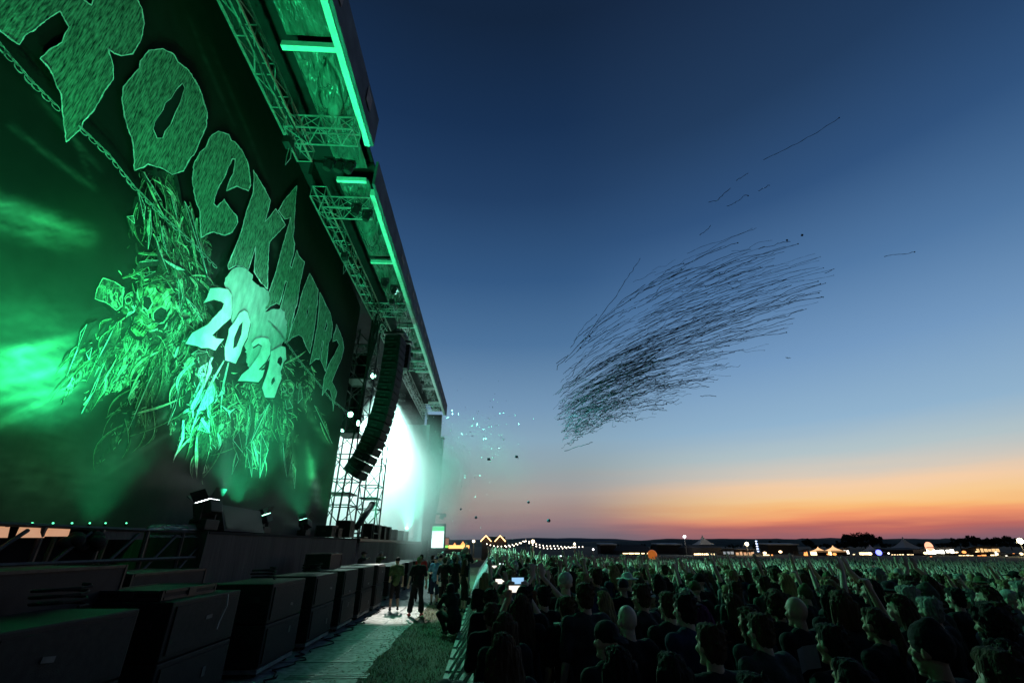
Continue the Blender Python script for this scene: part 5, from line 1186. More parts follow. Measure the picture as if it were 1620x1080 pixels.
# backpack of the person with pale straps
pb = onZ(896, 941, 1.72); rz = face(pb.x, pb.y); Rz = Matrix.Rotation(rz, 3, 'Z')
t = thing('backpack', 'small black backpack with pale reflective straps and a grey pocket', 'backpack', (pb.x, pb.y, 1.0), rz)
mb = MB(); mb.box((0, -.19, .16), (.30, .12, .40), None, .04); mb.build('bag', M['black'], t, True)
mb = MB(); mb.box((0, -.258, .08), (.22, .03, .18), None, .012); mb.build('pocket', mat('grey_cloth', (.10, .12, .14), .8, var=.3), t)
mb = MB()
for s_ in (-1, 1): mb.tube([(s_*.09, -.26, .36), (s_*.10, -.18, .42), (s_*.11, -.06, .475), (s_*.12, .06, .46)], .016, 6); mb.tube([(s_*.12, -.262, .33), (s_*.05, -.265, .37), (0, -.265, .375)], .008, 5)
mb.build('strap', M['edge'], t)
# people who film with their phones
def phone(p, rz, label, bright, col):
    t = thing('phone', label, 'phone', p, rz, 'phones held up in the crowd')
    mb = MB(); mb.box((0, 0, 0), (.152, .009, .075), None, .003); mb.build('case', M['black'], t)
    m = bpy.data.materials.get('screen_'+str(col)) or mat('screen_'+str(col), (.1, .1, .1), .3, emit=col, estr=bright)
    mb = MB(); mb.box((0, -.0065, 0), (.142, .003, .066)); mb.build('display', m, t)
    return t
W1 = (.85, .95, 1); W2 = (1, .92, .80); W3 = (.35, .65, 1)
plist = [(819, 918, 5.3, 'phone held sideways showing a blue and white picture, largest in the crowd', 1.0, W3), (815, 931, 5.0, 'phone with warm white screen just below the blue one', 1.3, W2),
         (791, 919, 7.0, 'phone with white screen left of the blue one', 1.2, W2), (793, 892, 15, 'small bright phone far along the barrier', 2, W1), (782, 896, 14, 'small dim phone left of the small bright one', 1, W2),
         (879, 912, 11, 'small white phone screen below the middle of the crowd', 1.5, W1), (887, 879, 26, 'tiny pale green phone screen far off', 1.2, W1), (927, 896, 19, 'tiny white phone right of the pale green one', 1.8, W1), (813, 892, 17, 'tiny phone glint right of the small bright one', 1.4, W1)]
cols_h = ['short', 'long', 'cap', 'bob', 'tail', 'short', 'curly', 'backcap', 'short']
for i, (px, py, D_, lb, br, col) in enumerate(plist):
    d = ray(px, py); p = CC+d*(D_/(d.dot(CFW)))
    rz = math.atan2(-(p.x)*1.0, p.y)*.0 + face(p.x, p.y, -3, 40); sc_ = (p.z-gz(p.x, p.y))/1.80
    off = Matrix.Rotation(rz, 3, 'Z') @ V((0, .42, 0))*sc_
    x, y = p.x-off.x, p.y-off.y; phone(p, rz, lb, br, col)
    if sc_ > 1.12 or not free(x, y, .28): sc_ = min(sc_, 1.1)
    placed.append((x, y)); person('phone', (x, y, gz(x, y)), rz, 'person filming, holding up the '+' '.join(lb.split(' ')[:9]), cols_h[i], ('dark', 'brown', 'blond')[i % 3], scale=sc_, group=GC)
# paper held by one of them and a pale sleeve cloth
pp = onZ(1310, 985, 1.72); t = thing('paper', 'pale folded sheet of paper held up by the person at the lower right', 'paper', (pp.x-.2, pp.y-.02, 1.45), .3)
mb = MB(); mb.add([(-.09, 0, 0), (0, .03, .01), (0, .03, .14), (-.09, 0, .13), (.09, 0, .02), (.09, 0, .15)], [(0, 1, 2, 3), (1, 4, 5, 2)]); mb.build('sheet', mat('paper', (.3, .31, .3), .8, var=.1), t)
# the rest, nearest first
cand = []
sp = .55
yy = 1.2; row = 0
while yy < 78:
    spn = sp*(1+.010*max(0, yy-14)); x = .50+(row % 2)*spn*.5
    while x < 95:
        X_, Y_ = x+cr_.uniform(-.17, .17), yy+cr_.uniform(-.17, .17); h = min(1.94, max(1.55, cr_.gauss(1.73, .085)))
        q = V((X_, Y_, h+gz(X_, Y_)))-CC
        z_ = q.dot(CFW)
        if z_ > .5:
            u, v = proj((X_, Y_, h+gz(X_, Y_)))
            if 700 < u < 1720 and v < 1112 and X_ > .42: cand.append((math.hypot(X_, Y_), X_, Y_, h, u, v))
        x += spn
    yy += spn; row += 1
cand.sort()
NIND = 300-len(placed)-26
ind = []; rest = []
for c in cand:
    _, X_, Y_, h, u, v = c
    if len(ind) < NIND:
        if math.hypot(X_, Y_) < 3.0: continue
        if free(X_, Y_, .44): placed.append((X_, Y_)); ind.append(c)
    elif 5 < math.hypot(X_, Y_) < 82: rest.append(c)
posew = [('down', 46), ('cross', 12), ('fist', 11), ('horns', 8), ('both', 9), ('clap', 9), ('phone', 0)]
armtxt = {'down': '', 'cross': 'folded arms, ', 'fist': 'raised fist, ', 'horns': 'raised hand sign, ', 'both': 'both arms up, ', 'clap': 'clapping overhead, '}
hairtxt = {'short': 'short {c} hair', 'long': 'long {c} hair', 'tail': '{c} ponytail', 'curly': 'curly {c} hair', 'bob': '{c} bob', 'cap': '{c} cap', 'backcap': '{c} cap worn backwards', 'hat': '{c} brimmed hat', 'beanie': '{c} beanie', 'bald': 'bald head'}
for c in ind:
    r_, X_, Y_, h, u, v = c
    fg = cr_.choices([a for a, b in posew], [b*(1 if a in ('down', 'cross') else (0 if r_ < 7.0 else (.7 if r_ < 9 else 1.2)*(1 if u < 1250 else .5))) for a, b in posew])[0]
    hr = cr_.choices(('short', 'long', 'tail', 'curly', 'bob', 'cap', 'backcap', 'hat', 'beanie', 'bald'), (34, 24, 8, 8, 9, 7, 5, 3, 3, 2))[0]
    hc = cr_.choices(('dark', 'brown', 'blond', 'grey', 'red'), (30, 36, 15, 12, 5))[0]
    if r_ < 7 and hr == 'bald': hr = 'short'
    if r_ < 6.5 and hc in ('blond', 'grey'): hc = 'brown'
    st = cr_.choices(list(CLOTHC), (52, 14, 6, 7, 5, 2, 4, 3))[0]
    if r_ < 7 and st in ('white', 'pale'): st = 'black'
    hatn, hatc = cr_.choice([('black', (.012,)*3), ('dark', (.03, .03, .04)), ('olive', (.08, .09, .04)), ('pale', (.42, .42, .4))])
    col = hatn if hr in ('cap', 'backcap', 'hat', 'beanie') else {'red': 'reddish', 'blond': 'light'}.get(hc, hc)
    side = 'by the barrier' if X_ < 1.6 else ('left part' if u < 950 else 'middle part' if u < 1200 else 'right part' if u < 1450 else 'right edge')
    band = 'very near' if r_ < 4 else 'near' if r_ < 7 else 'midway back' if r_ < 11 else 'farther back'
    lb = f'person, {hairtxt[hr].format(c=col)}, {st} shirt, {armtxt[fg]}{band}, {side}'
    person(fg, (X_, Y_, gz(X_, Y_)), face(X_, Y_)+cr_.uniform(-.45, .45), lb, hr, hc, st, cr_.choice(('black', 'dark grey', 'dark blue')), scale=h/1.785, group=GC, lean=cr_.uniform(-.05, .03), hatc=hatc)
# far crowd: one dense mass of simplified figures
import numpy as np
def low_person(pose, hairk):
    m = MB(); sk, cl, hr_, tr__ = 0, 1, 2, 3
    m.cur = tr__; m.cap((-.09, 0, .05), (-.09, 0, .9), .06, .09, 5); m.cap((.09, 0, .05), (.09, 0, .9), .06, .09, 5)
    m.cur = cl; m.ell((0, 0, 1.15), (.19, .13, .33), 8, 6); m.cap((-.17, 0, 1.42), (.17, 0, 1.42), .07, .07, 6)
    m.cur = sk; m.ell((0, .02, 1.645), (.074, .088, .115), 8, 6); m.cap((0, 0, 1.45), (0, 0, 1.56), .055, .05, 5)
    m.cur = hr_; m.ell((0, -.018, 1.675), (.086, .092, .105), 8, 6)
    if hairk: m.cap((0, -.05, 1.62), (0, -.10, 1.35), .09, .06, 6)
    P = POSES[pose]
    for i in (0, 1):
        m.cur = cl; m.cap(P['sh'][i], P['sh'][i].lerp(P['el'][i], .8), .06, .05, 5)
        m.cur = sk; m.cap(P['el'][i], P['wr'][i], .038, .028, 5); m.cap(P['wr'][i], P['wr'][i]+P['hd'][i].normalized()*.13, .035, .025, 5)
    return np.array(m.v, dtype=np.float32), m.f, np.array(m.m)
LP = [low_person(p, k) for p, k in (('down', 0), ('down', 1), ('cross', 0), ('fist', 0), ('horns', 1), ('both', 0), ('clap', 0), ('both', 1))]
av = []; af = []; ac = []; base = 0
rest = rest[:6500]
mscol = np.array([[.5, .33, .25]]*1)
for c in rest:
    _, X_, Y_, h, u, v = c
    cl2 = noise.noise(V((X_*.22, Y_*.22, 3)))
    if cl2 < -.28 and cr_.random() < .6: continue
    hi = (.75+1.5*max(0, cl2))*(1 if u < 1150 else .45); h += .05*noise.noise(V((X_*.5, Y_*.5, 8)))
    k = cr_.choices(range(8), (24, 18, 12, 12*hi, 8*hi, 11*hi, 9*hi, 6*hi))[0]; vv, ff, mi = LP[k]; s_ = h/1.785; a = face(X_, Y_)+cr_.uniform(-.4, .4); ca_, sa_ = math.cos(a), math.sin(a)
    P_a = np.empty_like(vv); P_a[:, 0] = (vv[:, 0]*ca_-vv[:, 1]*sa_)*s_+X_; P_a[:, 1] = (vv[:, 0]*sa_+vv[:, 1]*ca_)*s_+Y_; P_a[:, 2] = vv[:, 2]*s_+gz(X_, Y_)
    sk_ = cr_.choice(SKIN); cl_ = CLOTHC[cr_.choices(list(CLOTHC), (48, 14, 7, 9, 5, 5, 4, 6))[0]]; hr_ = HAIRC[cr_.choices(('dark', 'brown', 'blond', 'grey'), (30, 36, 16, 14))[0]]
    pal = (sk_, cl_, hr_, (.02, .02, .025)); av.append(P_a)
    for f_, m_ in zip(ff, mi): af.append(tuple(i+base for i in f_)); ac.append(pal[m_])
    base += len(vv)
allv = np.concatenate(av); me = bpy.data.meshes.new('crowd'); me.from_pydata(allv.tolist(), [], af)
at_ = me.color_attributes.new('col', 'FLOAT_COLOR', 'CORNER')
cnt = np.array([len(f_) for f_ in af]); colr = np.repeat(np.concatenate([np.array(ac), np.ones((len(ac), 1))], 1), cnt, axis=0).astype(np.float32); at_.data.foreach_set('color', colr.ravel())
me.polygons.foreach_set('use_smooth', [True]*len(me.polygons))
mcr = bpy.data.materials.new('crowd_clothes'); mcr.use_nodes = True; nt = mcr.node_tree; vc = nt.nodes.new('ShaderNodeVertexColor'); vc.layer_name = 'col'
nt.links.new(vc.outputs[0], nt.nodes['Principled BSDF'].inputs['Base Color']); nt.nodes['Principled BSDF'].inputs['Roughness'].default_value = .85; me.materials.append(mcr)
o = bpy.data.objects.new('crowd', me); scene.collection.objects.link(o); tag(o, 'dense far crowd of concertgoers reaching back to the tents', 'crowd', kind='stuff')
# ================================================================== STREAMERS AND CONFETTI IN THE AIR
mstr = mat('streamer_paper', (.035, .05, .085), .8, var=.3)
mstr2 = mat('streamer_paper_light', (.10, .16, .24), .8, var=.3)
sr = random.Random(3)
def lerp2(a, b, t): return (a[0]+(b[0]-a[0])*t, a[1]+(b[1]-a[1])*t)
def pw(tbl, t):
    for (t0, p0), (t1, p1) in zip(tbl, tbl[1:]):
        if t <= t1: return lerp2(p0, p1, (t-t0)/(t1-t0))
    return tbl[-1][1]
SA = [(0, (892, 708)), (.25, (884, 672)), (.5, (880, 640)), (.75, (878, 605)), (1, (890, 552))]
SB = [(0, (950, 662)), (.25, (985, 610)), (.5, (1010, 555)), (.75, (985, 490)), (1, (965, 432))]
SC = [(0, (1050, 655)), (.2, (1120, 610)), (.35, (1200, 566)), (.5, (1290, 475)), (.68, (1318, 425)), (.85, (1262, 385)), (1, (1195, 360))]
def lane(t, u):
    a, b, c = pw(SA, t), pw(SB, t), pw(SC, t); p = lerp2(a, b, u); q = lerp2(b, c, u); return lerp2(p, q, u)
def streamer(pts, depth, w, m, knot):
    P = []
    for i, (x, y) in enumerate(pts):
        d = ray(x, y); P.append(CC+d*((depth+.6*math.sin(i*.5+depth*3))/d.dot(CFW)))
    mb = MB(); mb.tube(P, [w*(.5+.5*abs(math.sin(i*1.9+depth*7))) for i in range(len(P))], 4)
    if knot: mb.ell(P[-1], (w*2.2, w*2, w*2.2), 6, 4)
    return mb
def seg_pts(t, u0, u1, jit):
    n = 19; out = []; dx = dy = 0; ra = sr.gauss(0, .055); ph = sr.uniform(0, 9); kink = sr.randrange(3, 12)
    for i in range(n):
        u = u0+(u1-u0)*i/(n-1); x, y = lane(t, u); x0_, y0_ = lane(t, u0); x, y = x-(y-y0_)*ra, y+(x-x0_)*ra; dx += sr.gauss(0, jit*.3); dy += sr.gauss(0, jit*.3)
        if i == kink: dy += sr.gauss(0, jit*1.6)
        out.append((x+dx+jit*.45*math.sin(i*.8+ph), y+dy+jit*.6*math.sin(i*.5+ph*2)))
    return out
restb = MB(); cnt_i = 0
specs = []
for i in range(1250):
    t = min(1, max(0, sr.betavariate(1.25, 1.6))); u0 = sr.betavariate(1.5, 1.9)*.95-.03; L = sr.uniform(.05, .24)*(1.25 if t > .4 else .8)
    if t < .2: L *= .8
    if i > 1050: t = sr.uniform(.05, .5); u0 = sr.uniform(0, .45); L = sr.uniform(.04, .12)
    if t > .66 and u0 < .38 and sr.random() < .6: continue
    u1 = min(1.0, u0+L); 
    if u1-u0 < .04: continue
    t += sr.gauss(0, .02); t = min(1.02, max(-.02, t)); specs.append((t, u0, u1, sr.uniform(.7, 2.2), sr.uniform(30, 46)))
specs.sort(key=lambda s_: -(s_[2]-s_[1])/s_[4])
def zone(t, u): return ('lowest fringe' if t < .2 else 'lower half' if t < .45 else 'upper half' if t < .75 else 'topmost fringe')+(' at the left end' if u < .33 else ' at the middle' if u < .66 else ' at the right end')
SG = 'paper streamers drifting in the main swarm'
for i, (t, u0, u1, j, dp) in enumerate(specs):
    pts = seg_pts(t, u0, u1, j); w = dp/709*sr.choice((.2, .27, .36, .5)); mb = streamer(pts, dp, w, mstr, sr.random() < .35)
    if i < 285: o = mb.build('streamer', mstr if sr.random() < .8 else mstr2); tag(o, f'thin dark paper streamer in the {zone(t, (u0+u1)/2)} of the dense swarm', 'streamer', SG)
    else: restb.add(mb.v, mb.f)
o = restb.build('streamer_swarm', mstr); tag(o, 'remaining fine paper streamers filling the dense swarm', 'streamer', kind='stuff')
solo = [([(1327, 187), (1300, 205), (1270, 222), (1235, 240), (1208, 253)], 'long straight streamer flying highest above the swarm'),
        ([(1183, 274), (1174, 280), (1165, 286)], 'short streamer fragment below the highest streamer'),
        ([(1156, 297), (1142, 310), (1135, 317), (1121, 320)], 'bent streamer fragment at the lower end of the high trail'),
        ([(1217, 293), (1208, 298), (1200, 302)], 'short slanting streamer right of the high trail'),
        ([(1184, 309), (1177, 310), (1170, 316), (1160, 323), (1150, 326)], 'zigzag streamer under the high trail'),
        ([(1124, 358), (1115, 366), (1107, 372)], 'small lone streamer just above the swarm'),
        ([(1447, 399), (1430, 402), (1412, 403), (1399, 406)], 'lone streamer far to the right of the swarm'),
        ([(1320, 425), (1313, 429), (1305, 432)], 'short streamer at the right tip of the swarm'),
        ([(1251, 566), (1247, 566), (1243, 565)], 'tiny lone streamer right below the swarm'),
        ([(1133, 627), (1120, 625), (1108, 626)], 'flat short streamer low right of the swarm'), ([(1123, 612), (1108, 610), (1090, 614)], 'flat wavy streamer below the swarm'),
        ([(1013, 408), (1000, 428), (985, 450), (975, 468), (950, 500), (930, 530), (900, 562), (880, 575)], 'long curved streamer along the upper left rim of the swarm'),
        ([(938, 698), (930, 702), (915, 706), (893, 713)], 'lowest streamer at the bottom of the swarm')]
for i, (pts, lb) in enumerate(solo):
    pp_ = []
    for a, b in zip(pts, pts[1:]):
        for k in range(4): q = lerp2(a, b, k/4); pp_.append((q[0]+sr.gauss(0, .5), q[1]+sr.gauss(0, .5)))
    pp_.append(pts[-1]); dp = 38; mb = streamer(pp_[::-1], dp, dp/709*.5, mstr, i in (0, 4, 6)); o = mb.build('streamer', mstr); tag(o, lb, 'streamer')
# tumbling unopened rolls
for i, (x, y, s_, lb) in enumerate([(773, 726, 2.6, 'dark streamer roll left of a pair in the dusk sky'), (817, 722, 2.6, 'dark streamer roll right of a pair in the dusk sky'), (836, 794, 1.9, 'small dark streamer roll above the lit gables'),
        (868, 823, 2.7, 'dark streamer roll nearest to the horizon'), (753, 818, 2.0, 'narrow dark streamer roll left above the lit gables'), (729, 805, 1.5, 'tiny dark streamer roll beside the smoke'),
        (1269, 372, 1.8, 'tiny dark streamer roll right above the swarm'), (1245, 380, 1.5, 'tiny dark streamer roll above the right tip of the swarm'), (933, 532, 1.5, 'tiny dark streamer roll inside the left rim of the swarm'), (918, 550, 1.2, 'tiniest dark streamer roll at the left rim of the swarm')]):
    d = ray(x, y); dp = 26; p = CC+d*(dp/d.dot(CFW)); r_ = s_*dp/709
    mb = MB(); rot = Matrix.Rotation(sr.uniform(0, 3), 3, V((1, .4, .2)))
    pts = [rot @ V((0, 0, -r_*.7)), rot @ V((0, 0, -r_*.6)), rot @ V((0, 0, r_*.6)), rot @ V((0, 0, r_*.7))]; mb.tube(pts, [r_*.7, r_*.95, r_*.95, r_*.7], 10)
    mb.tube([rot @ V((r_*.9, 0, 0)), rot @ V((r_*1.3, .02, -r_*.6)), rot @ V((r_*1.1, .02, -r_*1.5))], r_*.13, 4)
    o = mb.build('streamer_roll', mstr); o.location = p; tag(o, lb, 'streamer roll')
# confetti, white and turquoise flakes lit by the stage
mcf = mat('confetti_foil', (.8, .9, .9), .35, .2); cfs = []
for k in range(3):
    mb = MB(); mb.add([(-.05, -.02, 0), (.05, -.02, .012), (.05, .02, .012), (-.05, .02, 0)], [(0, 1, 2, 3)]); mb.add([(.05, -.02, .012), (.09, -.02, -.01), (.09, .02, -.01), (.05, .02, .012)], [(0, 1, 2, 3)])
    cfs.append(mb.build('confetti', mcf)); 
for i in range(230):
    if i < 110: x, y = sr.gauss(748, 36), sr.gauss(698, 36)
    elif i < 170: x, y = sr.gauss(755, 40), sr.gauss(660, 28)
    else: x, y = sr.gauss(715, 22), sr.gauss(760, 34)
    if x < 640 or y > 840: x = 700+sr.random()*60; y = 640+sr.random()*150
    dp = sr.uniform(25, 42); d = ray(x, y); p = CC+d*(dp/d.dot(CFW)); b_ = cfs[i % 3]
    o = b_ if i < 3 else b_.copy()
    if i >= 3: scene.collection.objects.link(o)
    o.location = p; o.rotation_euler = (sr.uniform(0, 6), sr.uniform(0, 6), sr.uniform(0, 6)); s_ = sr.choice((.35, .5, .65, .85)); o.scale = (s_, s_, s_)
    tag(o, 'pale confetti flake drifting in the air beside the stage', 'confetti', 'confetti flakes beside the stage')

# ================================================================== HORIZON: hills, trees, tents, lamps
def ridge(name, Y, seg, x0, x1, hfun, depth, m):
    mb = MB(); n = seg; vs = []
    for i in range(n+1):
        x = x0+(x1-x0)*i/n; h = hfun(x)
        vs += [(x, Y, -.5), (x, Y+depth*.35, h*.8), (x, Y+depth*.6, h), (x, Y+depth, -1)]
    fs = []
    for i in range(n):
        for k in range(3): fs.append((i*4+k, i*4+4+k, i*4+5+k, i*4+1+k))
    mb.add(vs, fs); return struct(mb.build(name, m, None, True))
mh = mat('far_hill', (.05, .07, .10), .95, var=.2, scale=.004); mh2 = mat('wooded_hill', (.03, .04, .028), .95, var=.5, scale=.05, bump=1, bscale=.2)
ridge('hills', 5200, 90, -5000, 7500, lambda x: 62+40*noise.noise(V((x*.0006, 1, 0)))+14*noise.noise(V((x*.003, 2, 0))), 900, mh)
ridge('wooded_ridge', 900, 160, -700, 1500, lambda x: 7+8*max(0, min(1, (x-60)/420))+3*noise.noise(V((x*.012, 5, 0)))+1.6*noise.noise(V((x*.06, 5, 0))), 160, mh2)
mleaf = mat('dusk_foliage', (.045, .06, .028), .9, var=.5, scale=2); mtrunk = mat('bark', (.07, .05, .04), .9, var=.3)
tr_r = random.Random(17)
def tree(px, py_top, w_px, Y, label, group='trees on the horizon'):
    c = onY(px, 866, Y); topz_ = onY(px, py_top, Y).z; z_ = V((c.x, Y, 0))-CC; sc_ = z_.dot(CFW)/709; W_t = w_px*1.25*sc_; Ht = max(3, topz_)
    t = thing('tree', label, 'tree', (c.x, Y, 0), 0, group)
    mb = MB(); mb.tube([(0, 0, -.1), (.05*Ht*.1, 0, Ht*.3), (0, .1, Ht*.62)], [Ht*.035, Ht*.025, Ht*.012], 7)
    for k in range(6): a = k*1.1; mb.tube([(0, 0, Ht*(.25+.06*k)), (math.cos(a)*W_t*.3, math.sin(a)*W_t*.3, Ht*(.48+.06*k))], [Ht*.014, Ht*.004], 5)
    mb.build('trunk', mtrunk, t)
    lf = MB(); cl = []
    for k in range(max(9, int(W_t*2.2))):
        a = tr_r.uniform(0, 6.28); rr_ = math.sqrt(tr_r.random())*W_t*.42; zz = Ht*tr_r.uniform(.32, .86)*(1-.20*(rr_/(W_t*.42))**2); cl.append((math.cos(a)*rr_, math.sin(a)*rr_, zz, Ht*tr_r.uniform(.09, .17)))
    for (cx, cy, cz, cr2) in cl:
        for q in range(150):
            v = V((tr_r.gauss(0, 1), tr_r.gauss(0, 1), tr_r.gauss(0, .8))).normalized()*cr2*tr_r.uniform(.5, 1.12); p = V((cx, cy, cz))+v; s_ = Ht*.042*tr_r.uniform(.6, 1.3)
            a_ = V((tr_r.gauss(0, 1), tr_r.gauss(0, 1), tr_r.gauss(0, 1))).normalized()*s_; b_ = a_.cross(V((tr_r.gauss(0, 1), tr_r.gauss(0, 1), 1))).normalized()*s_*.7
            lf.add([p-a_, p+b_, p+a_, p-b_], [(0, 1, 2, 3)])
    lf.build('crown', mleaf, t); return t
treelist = [(1369, 840, 52, 230, 'broad double-crowned tree standing tallest on the horizon'), (1340, 850, 30, 235, 'lower tree at the left foot of the tallest one'), (1284, 851, 20, 230, 'round tree left of the tallest group'),
 (1225, 853, 22, 200, 'round tree in the middle row left of the pagoda tents'), (1250, 855, 18, 205, 'low tree right of the round middle one'), (1198, 857, 16, 215, 'small tree at the left end of the middle row'),
 (1545, 843, 26, 240, 'rounded tree behind the glowing booths'), (1520, 849, 24, 235, 'low wide tree left of the rounded one behind the booths'), (1577, 846, 20, 240, 'tree right of the rounded one behind the booths'), (1600, 846, 26, 245, 'wide tree near the right edge on the horizon'),
 (1036, 858, 16, 190, 'dark tree beside the floodlight mast'), (1020, 861, 12, 200, 'small tree left of the dark one near the mast'), (980, 862, 12, 260, 'tiny tree over the grey gabled tent'), (1310, 858, 30, 260, 'low tree row member between two pagoda tents and the tall tree'),
 (1410, 858, 24, 260, 'low tree right of the tallest one'), (1460, 858, 30, 270, 'wide low tree behind the white peaked tent'), (1495, 857, 26, 270, 'wide low tree left of the booths'), (1160, 861, 24, 280, 'low tree behind the witch-hat tent')]
for a in treelist: tree(*a)
def lit(name, col, s_): return mat(name, (.3, .3, .3), .6, emit=col, estr=s_)
mwarm = lit('warm_light', (1, .72, .38), 3.5); mwarm2 = lit('orange_light', (1, .32, .08), 2.2); mwhite = lit('white_light', (1, .95, .8), 5); mblue = lit('blue_light', (.12, .14, 1), 5); mred = lit('red_light', (1, .08, .02), 3)
mtent = mat('tent_fabric', (.55, .55, .53), .8, var=.1, scale=.5); mtentlit = mat('lit_tent_fabric', (.6, .5, .4), .8, emit=(1, .55, .25), estr=1.2); mdark = mat('dark_wall', (.035, .03, .028), .9, var=.3)
def pos(px, Y): c = onY(px, 866, Y); return c.x
def hz(px, py, Y): return onY(px, py, Y).z
def pagoda(px, w_px, ytop, yb, Y, label, m, lit_m=None, grp='pagoda tents on the horizon'):
    x = pos(px, Y); sc_ = (V((x, Y, 2))-CC).dot(CFW)/709; w = w_px*sc_; h = hz(px, ytop, Y); hb = hz(px, yb, Y)
    t = thing('pagoda_tent', label, 'tent', (x, Y, 0), 0, grp); mb = MB(); n = 10; vs = []
    for i in range(n+1):
        u = i/n; s_ = (1-u)**1.9*.97+.03; z = hb+(h-hb)*u
        vs += [(-w/2*s_, -w/2*s_, z), (w/2*s_, -w/2*s_, z), (w/2*s_, w/2*s_, z), (-w/2*s_, w/2*s_, z)]
    fs = [(i*4+k, i*4+(k+1) % 4, i*4+4+(k+1) % 4, i*4+4+k) for i in range(n) for k in range(4)]
    mb.add(vs, fs); mb.build('roof', m, t)
    mb = MB()
    for a in (-1, 1):
        for b in (-1, 1): mb.tube([(a*w/2, b*w/2, 0), (a*w/2, b*w/2, hb)], .06, 6)
    mb.build('frame', M['darksteel'], t)
    if lit_m: mb = MB(); mb.box((0, w*.42, hb*.5), (w*.92, .1, hb*.8)); mb.build('lit_interior', lit_m, t); mb = MB(); mb.box((0, -w*.40, .55), (w*.9, .4, 1.1)); mb.build('counter', mdark, t)
    return t
pagoda(1294, 19, 864.5, 872, 112, 'left glowing orange pagoda tent of a close pair', mtentlit, mwarm); pagoda(1318, 25, 862.5, 872, 112, 'right glowing orange pagoda tent of a close pair, slightly larger', mtentlit, mwarm)
pagoda(1377, 26, 861, 873, 116, 'bluish unlit pagoda tent left of a blue lamp', mtent, mwarm); 
pagoda(1433, 30, 849, 867, 128, 'large white peaked tent with double tip over a long dark hall', mtent); pagoda(1114, 26, 846, 861, 128, 'pale witch-hat shaped tent top over a long dark hall', mtent)
mb_ = MB(); x = pos(1388, 112); mb_.ell((x, 112, hz(1388, 873.5, 112)), (.75, .3, .6), 12, 8); o = mb_.build('blue_lamp', mblue, None, True); tag(o, 'bright blue lamp cluster between the bluish tent and the white peaked tent', 'lamp')
def hall(px0, px1, yt, ye, yb0, yb1, Y, label, litm, n, nm='festival_hall', lit0=None, lit1=None):
    x0, x1 = pos(px0, Y), pos(px1, Y); t = thing(nm, label, 'hall', ((x0+x1)/2, Y, 0), 0); w = x1-x0
    zt, ze = hz((px0+px1)/2, yt, Y), hz((px0+px1)/2, ye, Y); mb = MB(); mb.add([(-w/2, 0, ze), (w/2, 0, ze), (w/2, 9, ze), (-w/2, 9, ze), (-w/2+1, 4.5, zt), (w/2-1, 4.5, zt)], [(0, 1, 5, 4), (2, 3, 4, 5), (1, 2, 5), (3, 0, 4)]); mb.build('roof', mdark, t)
    mb = MB(); mb.box((0, 8.8, ze/2), (w, .2, ze)); mb.box((-w/2+.1, 4.5, ze/2), (.2, 8.6, ze)); mb.box((w/2-.1, 4.5, ze/2), (.2, 8.6, ze)); zb = hz(px0, yb0, Y); mb.box((0, .1, (ze+zb)/2), (w-.4, .15, ze-zb)); mb.build('wall', mdark, t)
    z0_, z1_ = hz(px0, yb1, Y), zb; rr_ = random.Random(px0)
    a0 = -w/2+.4 if lit0 is None else pos(lit0, Y)-(x0+x1)/2; a1 = w/2-.4 if lit1 is None else pos(lit1, Y)-(x0+x1)/2; k = 0
    while k < n:
        xx = a0+(a1-a0)*(k+.5)/n
        if rr_.random() < .85: mb = MB(); mb.box((xx, .3, (z0_+z1_)/2), ((a1-a0)/n*rr_.uniform(.5, .95), .05, (z1_-z0_)*rr_.uniform(.6, 1))); mb.build('lit_opening', litm, t)
        k += 1
    return t
hall(1094, 1142, 861, 866, 874.5, 878.5, 122, 'long dark hall with a bright warm counter strip under the witch-hat tent', mwarm, 14, lit0=1097, lit1=1140)
hall(1405, 1465, 866, 869, 876, 880, 120, 'long low hall with scattered lights under the white peaked tent', mwarm, 13)
hall(982, 1033, 861.5, 871, 874, 876, 124, 'wide grey gabled tent left of the orange balloon', mwarm, 5, 'gabled_tent')
# glowing market booths on the right
def booth(px0, px1, y0, y1, Y, label, m, sign=None):
    x0, x1 = pos(px0, Y), pos(px1, Y); w = x1-x0; c = (x0+x1)/2; zt, zb = hz((px0+px1)/2, y0, Y), hz((px0+px1)/2, y1, Y); t = thing('market_booth', label, 'booth', (c, Y, 0), 0, 'market booths on the horizon')
    mb = MB(); mb.box((0, 2, (zb)/2), (w, 3.8, max(.6, zb))); mb.box((0, 3.8, zt/2), (w, .2, zt)); mb.build('body', mdark, t)
    rr_ = random.Random(px0); k = max(2, int((px1-px0)/6))
    for i in range(k): mb = MB(); mb.box((-w/2+w*(i+.5)/k, .05, (zt+zb)/2), (w/k*rr_.uniform(.6, .96), .06, (zt-zb)*rr_.uniform(.6, 1))); mb.build('lit_panel', m, t)
    mb = MB(); mb.box((0, .6, zt+.25), (w*1.04, 2.4, .12), Matrix.Rotation(R(-9), 3, 'X')); mb.build('awning', mdark, t)
    return t
booth(1464, 1492, 868.5, 876, 112, 'brightest cream-lit booth at the right with a round sign', mwhite); booth(1494, 1508, 868.5, 874.5, 112, 'small cream-lit booth right of the brightest', mwhite); booth(1512, 1536, 877, 882, 110, 'row of low warm-lit booths sloping to the right', mwarm)
booth(1543, 1580, 867, 873, 116, 'wide booth outlined with strings of small warm lights', lit('dim_warm', (1, .6, .25), 1.1)); booth(1541, 1556, 877, 884, 108, 'low booth glowing orange', mwarm2); booth(1562, 1584, 876.5, 879.5, 110, 'thin warm-lit counter under the string-lit booth', mwarm); booth(1585, 1606, 879, 885, 108, 'low booth glowing red', mred)
